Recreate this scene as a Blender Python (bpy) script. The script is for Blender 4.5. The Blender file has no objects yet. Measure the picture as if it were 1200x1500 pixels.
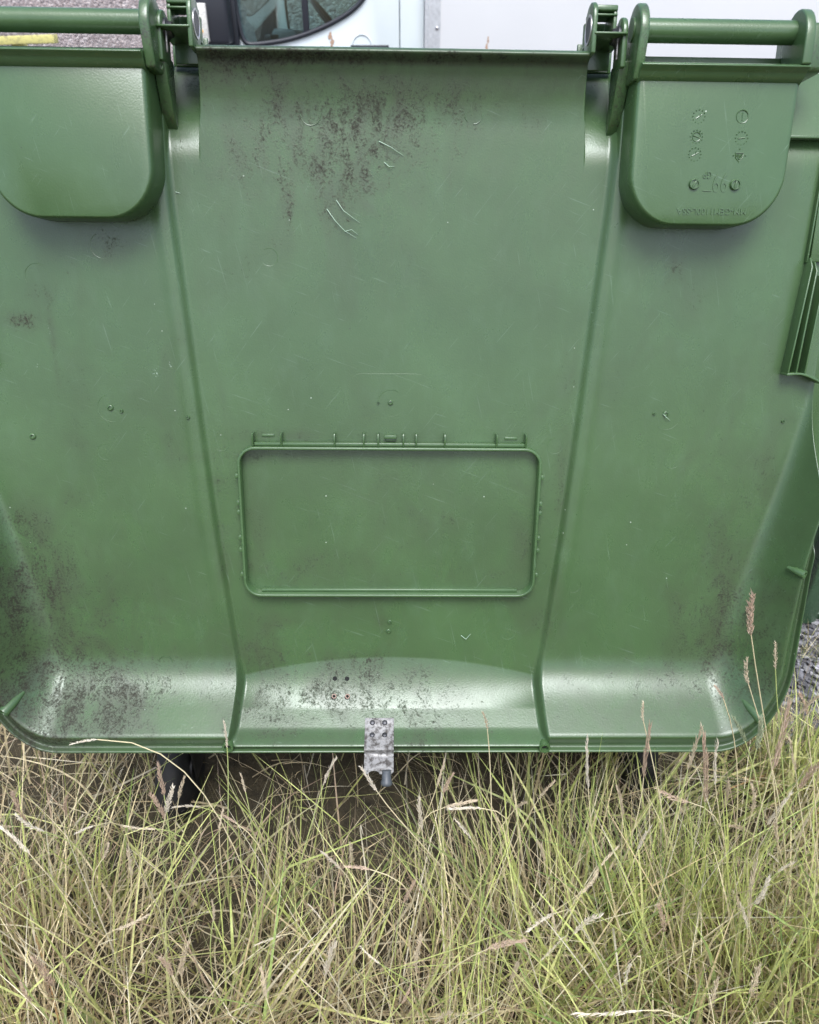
import bpy, bmesh, math, random
import numpy as np
from mathutils import Vector, Matrix, noise

SC = bpy.context.scene
COL = SC.collection
random.seed(11)
RNG = np.random.default_rng(7)

# ------------------------------------------------------------------ camera
cam_d = bpy.data.cameras.new('camera')
cam = bpy.data.objects.new('camera', cam_d)
COL.objects.link(cam)
cam.location = (0, 0, 1.32)
cam.rotation_euler = (math.radians(90 - 33), 0, 0)
cam_d.sensor_fit = 'HORIZONTAL'
cam_d.sensor_width = 36
cam_d.lens = 36 * 1082 / 1200
cam_d.clip_start = 0.02
cam_d.clip_end = 500
cam_d.dof.use_dof = True
cam_d.dof.focus_distance = 1.08
cam_d.dof.aperture_fstop = 9.0
SC.camera = cam

# ------------------------------------------------------------------ overcast daylight
world = bpy.data.worlds.new('World')
SC.world = world
world.use_nodes = True
wn = world.node_tree
wn.nodes.clear()
sky = wn.nodes.new('ShaderNodeTexSky')
sky.sky_type = 'NISHITA'
sky.sun_disc = False
SUN_EL, SUN_AZ = math.radians(63), math.radians(176)     # azimuth clockwise from +Y: behind the camera, to its right
sky.sun_elevation = SUN_EL
sky.sun_rotation = SUN_AZ
sky.dust_density = 4.0
sky.air_density = 1.0
hs = wn.nodes.new('ShaderNodeHueSaturation')
hs.inputs['Saturation'].default_value = 0.95             # thin cloud cover: nearly white sky
bg = wn.nodes.new('ShaderNodeBackground')
bg.inputs['Strength'].default_value = 0.125
wo = wn.nodes.new('ShaderNodeOutputWorld')
wn.links.new(sky.outputs[0], hs.inputs['Color'])
wn.links.new(hs.outputs[0], bg.inputs['Color'])
wn.links.new(bg.outputs[0], wo.inputs['Surface'])
sd = bpy.data.lights.new('sun', 'SUN')
sd.energy = 1.5
sd.angle = math.radians(31)
sd.color = (0.82, 0.92, 1.0)
sun = bpy.data.objects.new('sun', sd)
COL.objects.link(sun)
dirn = Vector((math.sin(SUN_AZ) * math.cos(SUN_EL), math.cos(SUN_AZ) * math.cos(SUN_EL), math.sin(SUN_EL)))
sun.rotation_euler = dirn.to_track_quat('Z', 'Y').to_euler()
sun.location = (2, -3, 6)

SC.render.engine = 'CYCLES'
SC.view_settings.view_transform = 'Standard'
SC.view_settings.look = 'None'
SC.view_settings.exposure = 1.18
SC.view_settings.gamma = 1.0
SC.view_settings.use_curve_mapping = False

# ------------------------------------------------------------------ materials
def new_mat(name):
    m = bpy.data.materials.new(name)
    m.use_nodes = True
    nt = m.node_tree
    return m, nt, nt.nodes['Principled BSDF']

def N(nt, t, **kw):
    n = nt.nodes.new(t)
    for k, v in kw.items():
        if k in n.inputs.keys():
            n.inputs[k].default_value = v
        else:
            setattr(n, k, v)
    return n

def ramp(nt, fac, stops):
    r = nt.nodes.new('ShaderNodeValToRGB')
    e = r.color_ramp.elements
    while len(e) < len(stops):
        e.new(0.5)
    for q, (p, c) in zip(e, stops):
        q.position = p
        q.color = (c, c, c, 1) if not isinstance(c, tuple) else c + (1,)
    nt.links.new(fac, r.inputs[0])
    return r.outputs[0]

def mixc(nt, fac, a, b, mode='MIX'):
    m = nt.nodes.new('ShaderNodeMix')
    m.data_type = 'RGBA'
    m.blend_type = mode
    for s, v in ((0, fac), (6, a), (7, b)):
        if hasattr(v, 'links'):
            nt.links.new(v, m.inputs[s])
        else:
            m.inputs[s].default_value = v if s == 0 else tuple(v) + (1,)
    return m.outputs[2]

def math_n(nt, op, a, b=0.0, clamp=False):
    m = nt.nodes.new('ShaderNodeMath')
    m.operation = op
    m.use_clamp = clamp
    for s, v in ((0, a), (1, b)):
        if hasattr(v, 'links'):
            nt.links.new(v, m.inputs[s])
        else:
            m.inputs[s].default_value = v
    return m.outputs[0]

def simple(name, col, rough=0.5, metal=0.0, var=0.0, scale=30, bump=0.0, bscale=200, spec=0.5):
    m, nt, p = new_mat(name)
    p.inputs['Base Color'].default_value = tuple(col) + (1,)
    p.inputs['Roughness'].default_value = rough
    p.inputs['Metallic'].default_value = metal
    p.inputs['Specular IOR Level'].default_value = spec
    tc = N(nt, 'ShaderNodeTexCoord')
    if var:
        no = N(nt, 'ShaderNodeTexNoise', Scale=scale, Detail=5.0)
        nt.links.new(tc.outputs['Object'], no.inputs['Vector'])
        lo = tuple(c * (1 - var) for c in col)
        hi = tuple(min(1, c * (1 + var)) for c in col)
        nt.links.new(ramp(nt, no.outputs[0], [(0.3, lo), (0.7, hi)]), p.inputs['Base Color'])
    if bump:
        nb = N(nt, 'ShaderNodeTexNoise', Scale=bscale, Detail=3.0)
        nt.links.new(tc.outputs['Object'], nb.inputs['Vector'])
        b = N(nt, 'ShaderNodeBump', Strength=bump, Distance=0.002)
        nt.links.new(nb.outputs[0], b.inputs['Height'])
        nt.links.new(b.outputs[0], p.inputs['Normal'])
    return m

GREEN = (0.0515, 0.1040, 0.0390)

def plastic(name, stained, green=GREEN, grime=0.0):
    m, nt, p = new_mat(name)
    tc = N(nt, 'ShaderNodeTexCoord')
    O = tc.outputs['Object']
    n1 = N(nt, 'ShaderNodeTexNoise', Scale=5.0, Detail=6.0, Roughness=0.6)
    nt.links.new(O, n1.inputs['Vector'])
    c = mixc(nt, ramp(nt, n1.outputs[0], [(0.35, 0.0), (0.68, 1.0)]), tuple(x * 0.86 for x in green), tuple(x * 1.10 for x in green))
    # faded chalky bloom, drawn out along the pull of rain
    mp = N(nt, 'ShaderNodeMapping')
    mp.inputs['Scale'].default_value = (36, 16, 36)
    nt.links.new(O, mp.inputs['Vector'])
    n2 = N(nt, 'ShaderNodeTexNoise', Scale=1.0, Detail=5.0, Roughness=0.65)
    nt.links.new(mp.outputs[0], n2.inputs['Vector'])
    c = mixc(nt, math_n(nt, 'MULTIPLY', ramp(nt, n2.outputs[0], [(0.52, 0.0), (0.85, 1.0)]), 0.22), c, (0.10, 0.17, 0.105))
    # pin-prick marks, dark and light
    v1 = N(nt, 'ShaderNodeTexVoronoi', Scale=55.0)
    nt.links.new(O, v1.inputs['Vector'])
    vr = ramp(nt, v1.outputs['Distance'], [(0.035, 1.0), (0.06, 0.0)])
    sel = N(nt, 'ShaderNodeSeparateColor')
    nt.links.new(v1.outputs['Color'], sel.inputs[0])
    dk = math_n(nt, 'MULTIPLY', vr, math_n(nt, 'GREATER_THAN', sel.outputs[0], 0.86))
    lt = math_n(nt, 'MULTIPLY', vr, math_n(nt, 'LESS_THAN', sel.outputs[1], 0.10))
    c = mixc(nt, math_n(nt, 'MULTIPLY', dk, 0.8), c, (0.03, 0.035, 0.025))
    c = mixc(nt, math_n(nt, 'MULTIPLY', lt, 0.75), c, (0.55, 0.62, 0.52))
    # fine scratches
    for sc, rot in (((2.5, 60, 30), 0.35), ((3.0, 75, 30), -0.9), ((2.0, 80, 30), 1.35)):
        mr = N(nt, 'ShaderNodeMapping')
        mr.inputs['Rotation'].default_value = (0, 0, rot)
        nt.links.new(O, mr.inputs['Vector'])
        ms = N(nt, 'ShaderNodeMapping')
        ms.inputs['Scale'].default_value = sc
        nt.links.new(mr.outputs[0], ms.inputs['Vector'])
        ns = N(nt, 'ShaderNodeTexNoise', Scale=6.0, Detail=2.0, Roughness=0.5, Distortion=0.4)
        nt.links.new(ms.outputs[0], ns.inputs['Vector'])
        c = mixc(nt, math_n(nt, 'MULTIPLY', ramp(nt, ns.outputs[0], [(0.70, 0.0), (0.78, 1.0)]), 0.38), c, (0.17, 0.25, 0.18))
    dirtf = None
    fine = N(nt, 'ShaderNodeTexNoise', Scale=300.0, Detail=4.0, Roughness=0.75)
    nt.links.new(O, fine.inputs['Vector'])
    mid = N(nt, 'ShaderNodeTexNoise', Scale=60.0, Detail=6.0, Roughness=0.75, Distortion=0.9)
    mdm = N(nt, 'ShaderNodeMapping')
    mdm.inputs['Scale'].default_value = (1.0, 0.55, 1.0)
    nt.links.new(O, mdm.inputs['Vector'])
    nt.links.new(mdm.outputs[0], mid.inputs['Vector'])
    broad = N(nt, 'ShaderNodeTexNoise', Scale=17.0, Detail=5.0, Roughness=0.65, Distortion=0.5)
    nt.links.new(mdm.outputs[0], broad.inputs['Vector'])
    rough = ramp(nt, broad.outputs[0], [(0.3, 0.25), (0.7, 0.33)])
    if stained:
        at = N(nt, 'ShaderNodeAttribute', attribute_name='stain_shade')
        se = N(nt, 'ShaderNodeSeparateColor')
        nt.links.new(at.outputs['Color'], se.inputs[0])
        dirt_amt, scuff_amt, film_shade_amt = se.outputs[0], se.outputs[1], se.outputs[2]
        hgt = math_n(nt, 'ADD', math_n(nt, 'MULTIPLY', fine.outputs[0], 0.62), math_n(nt, 'MULTIPLY', mid.outputs[0], 0.55))
        # wiped streaks through the dirt
        wipe = None
        for rot in (0.55, -0.75, 1.3):
            mr = N(nt, 'ShaderNodeMapping')
            mr.inputs['Rotation'].default_value = (0, 0, rot)
            nt.links.new(O, mr.inputs['Vector'])
            ms = N(nt, 'ShaderNodeMapping')
            ms.inputs['Scale'].default_value = (14, 150, 30)
            nt.links.new(mr.outputs[0], ms.inputs['Vector'])
            ns = N(nt, 'ShaderNodeTexNoise', Scale=1.0, Detail=2.0)
            nt.links.new(ms.outputs[0], ns.inputs['Vector'])
            r = ramp(nt, ns.outputs[0], [(0.60, 0.0), (0.70, 1.0)])
            wipe = r if wipe is None else math_n(nt, 'MAXIMUM', wipe, r)
        th = math_n(nt, 'SUBTRACT', 0.785, math_n(nt, 'MULTIPLY', dirt_amt, 0.270))
        dirtf = math_n(nt, 'MULTIPLY', math_n(nt, 'SUBTRACT', math_n(nt, 'ADD', hgt, math_n(nt, 'MULTIPLY', math_n(nt, 'SUBTRACT', broad.outputs[0], 0.5), 0.22)), th), 6.5, True)
        dirtf = math_n(nt, 'MULTIPLY', dirtf, math_n(nt, 'SUBTRACT', 0.88, math_n(nt, 'MULTIPLY', wipe, 0.70)))
        c = mixc(nt, math_n(nt, 'MULTIPLY', math_n(nt, 'MULTIPLY', dirt_amt, ramp(nt, broad.outputs[0], [(0.36, 0.15), (0.62, 1.0)])), 0.75), c, (0.036, 0.041, 0.024))
        c = mixc(nt, dirtf, c, (0.024, 0.021, 0.016))
        c = mixc(nt, math_n(nt, 'MULTIPLY', film_shade_amt, ramp(nt, mid.outputs[0], [(0.3, 0.35), (0.7, 0.9)])), c, (0.026, 0.025, 0.019))  # brown grime plus shade painted under the top lip and in the rim groove
        th2 = math_n(nt, 'SUBTRACT', 0.82, math_n(nt, 'MULTIPLY', scuff_amt, 0.22))
        sf = math_n(nt, 'MULTIPLY', math_n(nt, 'SUBTRACT', hgt, th2), 18.0, True)
        c = mixc(nt, math_n(nt, 'MULTIPLY', sf, math_n(nt, 'MULTIPLY', scuff_amt, 0.9)), c, (0.50, 0.62, 0.52))
        rough = math_n(nt, 'ADD', rough, math_n(nt, 'ADD', math_n(nt, 'MULTIPLY', dirtf, 0.4), math_n(nt, 'MULTIPLY', film_shade_amt, 0.3)))
    elif grime:
        g = ramp(nt, math_n(nt, 'ADD', math_n(nt, 'MULTIPLY', fine.outputs[0], 0.6), math_n(nt, 'MULTIPLY', mid.outputs[0], 0.55)), [(0.66 - 0.1 * grime, 0.0), (0.80 - 0.1 * grime, 0.8)])
        c = mixc(nt, g, c, (0.035, 0.03, 0.024))
    nt.links.new(c, p.inputs['Base Color'])
    nt.links.new(rough, p.inputs['Roughness'])
    if dirtf is not None:
        nt.links.new(math_n(nt, 'SUBTRACT', 0.66, math_n(nt, 'MULTIPLY', dirtf, 0.48)), p.inputs['Specular IOR Level'])
    else:
        p.inputs['Specular IOR Level'].default_value = 0.68
    nb = N(nt, 'ShaderNodeTexNoise', Scale=420.0, Detail=2.0)
    nt.links.new(O, nb.inputs['Vector'])
    nb2 = N(nt, 'ShaderNodeTexNoise', Scale=9.0, Detail=2.0)
    nt.links.new(O, nb2.inputs['Vector'])
    h = math_n(nt, 'ADD', math_n(nt, 'MULTIPLY', nb.outputs[0], 0.12), math_n(nt, 'MULTIPLY', nb2.outputs[0], 0.8))
    if dirtf is not None:
        h = math_n(nt, 'ADD', h, math_n(nt, 'MULTIPLY', dirtf, 0.1))
    b = N(nt, 'ShaderNodeBump', Strength=0.55, Distance=0.0022)
    nt.links.new(h, b.inputs['Height'])
    nt.links.new(b.outputs[0], p.inputs['Normal'])
    return m

M = {}
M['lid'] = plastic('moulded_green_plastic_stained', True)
M['plastic'] = plastic('moulded_green_plastic', False, grime=0.0)
M['grimy'] = plastic('moulded_green_plastic_grimy', False, grime=0.9)
M['green2'] = plastic('second_bin_plastic', False, green=(0.050, 0.105, 0.055), grime=0.2)
M['shaving'] = simple('plastic_shaving', (0.26, 0.36, 0.27), 0.5)
M['black'] = simple('black_rubber', (0.014, 0.014, 0.015), 0.75, var=0.5, scale=40, bump=0.4, bscale=120)
M['dark_steel'] = simple('dark_steel', (0.07, 0.07, 0.075), 0.45, 0.8, var=0.4)
M['hole'] = simple('drilled_hole', (0.006, 0.007, 0.006), 0.9)
M['plug'] = simple('pink_plug', (0.28, 0.19, 0.15), 0.6)
M['pin'] = simple('grey_rubber_pin', (0.055, 0.062, 0.07), 0.45, var=0.3)
M['white_paint'] = simple('white_van_paint', (0.60, 0.65, 0.66), 0.22, var=0.02, scale=4)
M['box_white'] = simple('white_grp_panel', (0.71, 0.71, 0.715), 0.38, var=0.02, scale=3)
M['alu'] = simple('aluminium_trim', (0.55, 0.54, 0.55), 0.38, 0.9, var=0.15, scale=60)
M['van_black'] = simple('black_van_trim', (0.022, 0.024, 0.032), 0.42)
M['dash'] = simple('dashboard_plastic', (0.13, 0.15, 0.16), 0.5, var=0.2)
M['seat'] = simple('seat_fabric', (0.05, 0.055, 0.06), 0.9, var=0.2)
M['paper'] = simple('paper', (0.7, 0.72, 0.72), 0.7)
M['lens'] = simple('clear_lens', (0.62, 0.60, 0.56), 0.12, var=0.25, scale=120)
M['amber'] = simple('amber_bulb', (0.8, 0.42, 0.06), 0.2)
M['trim'] = simple('brushed_trim', (0.60, 0.61, 0.63), 0.42, 0.25, var=0.12, scale=60)
M['rust'] = simple('rust_mark', (0.42, 0.28, 0.20), 0.8, var=0.4, scale=120)

def metal_mat():
    m, nt, p = new_mat('galvanised_steel')
    tc = N(nt, 'ShaderNodeTexCoord')
    n1 = N(nt, 'ShaderNodeTexNoise', Scale=130.0, Detail=5.0, Roughness=0.7)
    nt.links.new(tc.outputs['Object'], n1.inputs['Vector'])
    f = ramp(nt, n1.outputs[0], [(0.44, 0.0), (0.62, 0.95)])
    c = mixc(nt, f, (0.27, 0.265, 0.26), (0.055, 0.048, 0.042))
    nt.links.new(c, p.inputs['Base Color'])
    nt.links.new(ramp(nt, n1.outputs[0], [(0.4, 0.45), (0.65, 0.75)]), p.inputs['Roughness'])
    p.inputs['Metallic'].default_value = 0.35
    b = N(nt, 'ShaderNodeBump', Strength=0.4, Distance=0.001)
    nt.links.new(n1.outputs[0], b.inputs['Height'])
    nt.links.new(b.outputs[0], p.inputs['Normal'])
    return m
M['steel'] = metal_mat()

def glass_mat():
    m, nt, p = new_mat('window_glass')
    nt.nodes.remove(p)
    out = [n for n in nt.nodes if n.type == 'OUTPUT_MATERIAL'][0]
    tr = N(nt, 'ShaderNodeBsdfTransparent')
    tr.inputs['Color'].default_value = (0.72, 0.84, 0.84, 1)
    gl = N(nt, 'ShaderNodeBsdfGlossy', Roughness=0.02)
    fr = N(nt, 'ShaderNodeFresnel', IOR=1.5)
    mx = N(nt, 'ShaderNodeMixShader')
    f = math_n(nt, 'MULTIPLY', fr.outputs[0], 1.8, True)
    nt.links.new(f, mx.inputs[0])
    nt.links.new(tr.outputs[0], mx.inputs[1])
    nt.links.new(gl.outputs[0], mx.inputs[2])
    nt.links.new(mx.outputs[0], out.inputs['Surface'])
    return m
M['glass'] = glass_mat()

def dash_wall_mat():
    m, nt, p = new_mat('pebble_dash')
    tc = N(nt, 'ShaderNodeTexCoord')
    v = N(nt, 'ShaderNodeTexVoronoi', Scale=55.0)
    nt.links.new(tc.outputs['Object'], v.inputs['Vector'])
    se = N(nt, 'ShaderNodeSeparateColor')
    nt.links.new(v.outputs['Color'], se.inputs[0])
    c = ramp(nt, se.outputs[0], [(0.0, (0.20, 0.165, 0.165)), (0.35, (0.32, 0.265, 0.26)), (0.75, (0.42, 0.36, 0.355)), (1.0, (0.58, 0.52, 0.51))])
    big = N(nt, 'ShaderNodeTexNoise', Scale=1.6, Detail=5.0)
    nt.links.new(tc.outputs['Object'], big.inputs['Vector'])
    c = mixc(nt, ramp(nt, big.outputs[0], [(0.35, 0.35), (0.65, 0.0)]), c, (0.16, 0.15, 0.15))
    nt.links.new(c, p.inputs['Base Color'])
    p.inputs['Roughness'].default_value = 0.9
    b = N(nt, 'ShaderNodeBump', Strength=0.9, Distance=0.012)
    b.invert = True
    nt.links.new(v.outputs['Distance'], b.inputs['Height'])
    nt.links.new(b.outputs[0], p.inputs['Normal'])
    return m
M['wall'] = dash_wall_mat()

def yellow_mat():
    m, nt, p = new_mat('worn_yellow_paint')
    tc = N(nt, 'ShaderNodeTexCoord')
    n1 = N(nt, 'ShaderNodeTexNoise', Scale=28.0, Detail=6.0, Roughness=0.75)
    nt.links.new(tc.outputs['Object'], n1.inputs['Vector'])
    c = mixc(nt, ramp(nt, n1.outputs[0], [(0.50, 0.0), (0.66, 1.0)]), (0.55, 0.50, 0.18), (0.20, 0.18, 0.10))
    nt.links.new(c, p.inputs['Base Color'])
    p.inputs['Roughness'].default_value = 0.75
    return m
M['yellow'] = yellow_mat()

def soil_mat():
    m, nt, p = new_mat('soil_under_grass')
    tc = N(nt, 'ShaderNodeTexCoord')
    n1 = N(nt, 'ShaderNodeTexNoise', Scale=30.0, Detail=8.0, Roughness=0.7)
    nt.links.new(tc.outputs['Object'], n1.inputs['Vector'])
    nt.links.new(ramp(nt, n1.outputs[0], [(0.3, (0.03, 0.024, 0.015)), (0.7, (0.10, 0.08, 0.045))]), p.inputs['Base Color'])
    p.inputs['Roughness'].default_value = 0.95
    b = N(nt, 'ShaderNodeBump', Strength=0.8, Distance=0.02)
    nt.links.new(n1.outputs[0], b.inputs['Height'])
    nt.links.new(b.outputs[0], p.inputs['Normal'])
    return m
M['soil'] = soil_mat()

def gravel_mat(name, k):
    m, nt, p = new_mat(name)
    tc = N(nt, 'ShaderNodeTexCoord')
    v = N(nt, 'ShaderNodeTexVoronoi', Scale=90.0)
    nt.links.new(tc.outputs['Object'], v.inputs['Vector'])
    se = N(nt, 'ShaderNodeSeparateColor')
    nt.links.new(v.outputs['Color'], se.inputs[0])
    nt.links.new(ramp(nt, se.outputs[0], [(0.0, (0.05 * k, 0.05 * k, 0.055 * k)), (0.6, (0.14 * k, 0.135 * k, 0.145 * k)), (1.0, (0.30 * k, 0.29 * k, 0.30 * k))]), p.inputs['Base Color'])
    p.inputs['Roughness'].default_value = 0.85
    b = N(nt, 'ShaderNodeBump', Strength=0.9, Distance=0.01)
    b.invert = True
    nt.links.new(v.outputs['Distance'], b.inputs['Height'])
    nt.links.new(b.outputs[0], p.inputs['Normal'])
    return m
M['gravel'] = gravel_mat('gravel_bed', 0.8)

def tinted(name, rough, trans):
    """colour of each blade or stone is stored with the mesh"""
    m, nt, p = new_mat(name)
    at = N(nt, 'ShaderNodeAttribute', attribute_name='tint')
    tc = N(nt, 'ShaderNodeTexCoord')
    n1 = N(nt, 'ShaderNodeTexNoise', Scale=160.0, Detail=3.0)
    nt.links.new(tc.outputs['Object'], n1.inputs['Vector'])
    c = mixc(nt, 1.0, at.outputs['Color'], ramp(nt, n1.outputs[0], [(0.3, 0.72), (0.7, 1.15)]), 'MULTIPLY')
    nt.links.new(c, p.inputs['Base Color'])
    p.inputs['Roughness'].default_value = rough
    if trans:
        out = [n for n in nt.nodes if n.type == 'OUTPUT_MATERIAL'][0]
        tl = N(nt, 'ShaderNodeBsdfTranslucent')
        nt.links.new(c, tl.inputs['Color'])
        mx = N(nt, 'ShaderNodeMixShader', Fac=trans)
        nt.links.new(p.outputs[0], mx.inputs[1])
        nt.links.new(tl.outputs[0], mx.inputs[2])
        nt.links.new(mx.outputs[0], out.inputs['Surface'])
    return m
M['blade'] = tinted('grass_blades', 0.5, 0.30)
M['stone'] = tinted('gravel_stones', 0.8, 0)

def seed_mat(name, a, b):
    m, nt, p = new_mat(name)
    oi = N(nt, 'ShaderNodeObjectInfo')
    tc = N(nt, 'ShaderNodeTexCoord')
    n1 = N(nt, 'ShaderNodeTexNoise', Scale=320.0, Detail=2.0)
    nt.links.new(tc.outputs['Object'], n1.inputs['Vector'])
    f = math_n(nt, 'ADD', math_n(nt, 'MULTIPLY', oi.outputs['Random'], 0.5), math_n(nt, 'MULTIPLY', n1.outputs[0], 0.5))
    nt.links.new(mixc(nt, f, a, b), p.inputs['Base Color'])
    p.inputs['Roughness'].default_value = 0.8
    return m
M['seed_pale'] = seed_mat('pale_straw_seed', (0.48, 0.38, 0.26), (0.72, 0.62, 0.47))
M['seed_pink'] = seed_mat('pinkish_seed', (0.42, 0.30, 0.22), (0.62, 0.47, 0.36))
M['seed_white'] = seed_mat('bleached_seed', (0.60, 0.52, 0.41), (0.78, 0.71, 0.60))
M['seed_green'] = seed_mat('greenish_seed', (0.24, 0.28, 0.16), (0.45, 0.48, 0.33))
M['stem_straw'] = seed_mat('straw_stem', (0.52, 0.44, 0.26), (0.66, 0.58, 0.38))
M['stem_green'] = seed_mat('green_stem', (0.30, 0.37, 0.11), (0.48, 0.52, 0.22))

# ------------------------------------------------------------------ object helpers
def tag(o, label=None, cat=None, group=None, kind=None):
    if label: o['label'] = label
    if cat: o['category'] = cat
    if group: o['group'] = group
    if kind: o['kind'] = kind
    return o

def empty(name, loc, label, cat, group=None):
    o = bpy.data.objects.new(name, None)
    o.empty_display_size = 0.1
    COL.objects.link(o)
    o.location = loc
    return tag(o, label, cat, group)

def link(name, me, mat=None, parent=None, mw=None, label=None):
    """mw: where the vertices' frame sits in the world"""
    o = bpy.data.objects.new(name, me)
    COL.objects.link(o)
    if mat is not None:
        me.materials.append(mat) if len(me.materials) == 0 else None
    if parent is not None:
        o.parent = parent
    if mw is not None:
        o.matrix_local = mw
    if label:
        o['label'] = label
    return o

class MB:
    def __init__(s):
        s.v = []; s.f = []
    def add(s, vs, fs):
        b = len(s.v)
        s.v += [tuple(x) for x in vs]
        s.f += [tuple(b + i for i in f) for f in fs]
        return s
    def box(s, x0, x1, y0, y1, z0, z1):
        vs = [(x, y, z) for z in (z0, z1) for y in (y0, y1) for x in (x0, x1)]
        return s.add(vs, [(0, 2, 3, 1), (4, 5, 7, 6), (0, 1, 5, 4), (2, 6, 7, 3), (0, 4, 6, 2), (1, 3, 7, 5)])
    def prism(s, pts, axis, a, b):
        """closed outline pts (2D) pushed along axis from a to b"""
        n = len(pts)
        def P(p, t):
            if axis == 0: return (t, p[0], p[1])
            if axis == 1: return (p[0], t, p[1])
            return (p[0], p[1], t)
        vs = [P(p, a) for p in pts] + [P(p, b) for p in pts]
        fs = [tuple(range(n - 1, -1, -1)), tuple(range(n, 2 * n))]
        fs += [(i, (i + 1) % n, n + (i + 1) % n, n + i) for i in range(n)]
        return s.add(vs, fs)
    def tube(s, path, r, n=8, cap=True, r1=None):
        path = [Vector(p) for p in path]
        m = len(path)
        vs = []
        prev = None
        for i, p in enumerate(path):
            t = (path[min(i + 1, m - 1)] - path[max(i - 1, 0)]).normalized()
            if prev is None:
                a = t.orthogonal().normalized()
            else:
                a = (prev - t * prev.dot(t)).normalized()
            prev = a
            b = t.cross(a)
            rr = r if r1 is None else r + (r1 - r) * i / max(1, m - 1)
            for k in range(n):
                q = 2 * math.pi * k / n
                vs.append(p + (a * math.cos(q) + b * math.sin(q)) * rr)
        fs = [(i * n + k, i * n + (k + 1) % n, (i + 1) * n + (k + 1) % n, (i + 1) * n + k) for i in range(m - 1) for k in range(n)]
        if cap:
            fs += [tuple(range(n - 1, -1, -1)), tuple((m - 1) * n + k for k in range(n))]
        return s.add(vs, fs)
    def ring(s, c, r, t, ax=Vector((0, 0, 1)), n=28, k=6, a0=0.0, a1=2 * math.pi):
        ax = Vector(ax).normalized()
        x = ax.orthogonal().normalized(); y = ax.cross(x); c = Vector(c)
        full = abs(a1 - a0 - 2 * math.pi) < 1e-6
        vs = []
        for i in range(n if full else n + 1):
            q = a0 + (a1 - a0) * i / n
            d = x * math.cos(q) + y * math.sin(q)
            for j in range(k):
                w = 2 * math.pi * j / k
                vs.append(c + d * (r + t * math.cos(w)) + ax * t * math.sin(w))
        m = n if full else n + 1
        fs = []
        for i in range(n):
            i2 = (i + 1) % m
            for j in range(k):
                fs.append((i * k + j, i2 * k + j, i2 * k + (j + 1) % k, i * k + (j + 1) % k))
        return s.add(vs, fs)
    def lathe(s, c, ax, prof, n=24):
        ax = Vector(ax).normalized()
        x = ax.orthogonal().normalized(); y = ax.cross(x); c = Vector(c)
        vs = []
        for (r, h) in prof:
            for i in range(n):
                q = 2 * math.pi * i / n
                vs.append(c + ax * h + (x * math.cos(q) + y * math.sin(q)) * r)
        fs = [(j * n + i, j * n + (i + 1) % n, (j + 1) * n + (i + 1) % n, (j + 1) * n + i) for j in range(len(prof) - 1) for i in range(n)]
        fs += [tuple(range(n - 1, -1, -1)), tuple((len(prof) - 1) * n + i for i in range(n))]
        return s.add(vs, fs)
    def build(s, name, mat, parent=None, mw=None, bevel=0.0, segs=2, smooth=True, label=None, ang=40):
        me = bpy.data.meshes.new(name)
        bm = bmesh.new()
        vv = [bm.verts.new(p) for p in s.v]
        for f in s.f:
            try:
                bm.faces.new([vv[i] for i in f])
            except ValueError:
                pass
        bmesh.ops.recalc_face_normals(bm, faces=bm.faces)
        if bevel:
            es = [e for e in bm.edges if len(e.link_faces) == 2 and e.calc_face_angle(0) > math.radians(ang)]
            bmesh.ops.bevel(bm, geom=es, offset=bevel, segments=segs, affect='EDGES', profile=0.5, clamp_overlap=True)
        for f in bm.faces:
            f.smooth = smooth
        for e in bm.edges:
            if len(e.link_faces) == 2 and e.calc_face_angle(0) > math.radians(50):
                e.smooth = False
        bm.to_mesh(me)
        bm.free()
        return link(name, me, mat, parent, mw, label)

def np_mesh(name, verts, quads, smooth=True, tint=None, attr='tint'):
    me = bpy.data.meshes.new(name)
    nv, nq, k = len(verts), len(quads), quads.shape[1]
    me.vertices.add(nv)
    me.vertices.foreach_set('co', np.ascontiguousarray(verts, dtype=np.float32).ravel())
    me.loops.add(nq * k)
    me.loops.foreach_set('vertex_index', np.ascontiguousarray(quads, dtype=np.int32).ravel())
    me.polygons.add(nq)
    me.polygons.foreach_set('loop_start', np.arange(0, nq * k, k, dtype=np.int32))
    me.polygons.foreach_set('use_smooth', np.full(nq, smooth, dtype=bool))
    if tint is not None:
        a = me.attributes.new(attr, 'FLOAT_COLOR', 'POINT')
        a.data.foreach_set('color', np.ascontiguousarray(tint, dtype=np.float32).ravel())
    me.update(calc_edges=True)
    return me

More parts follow.
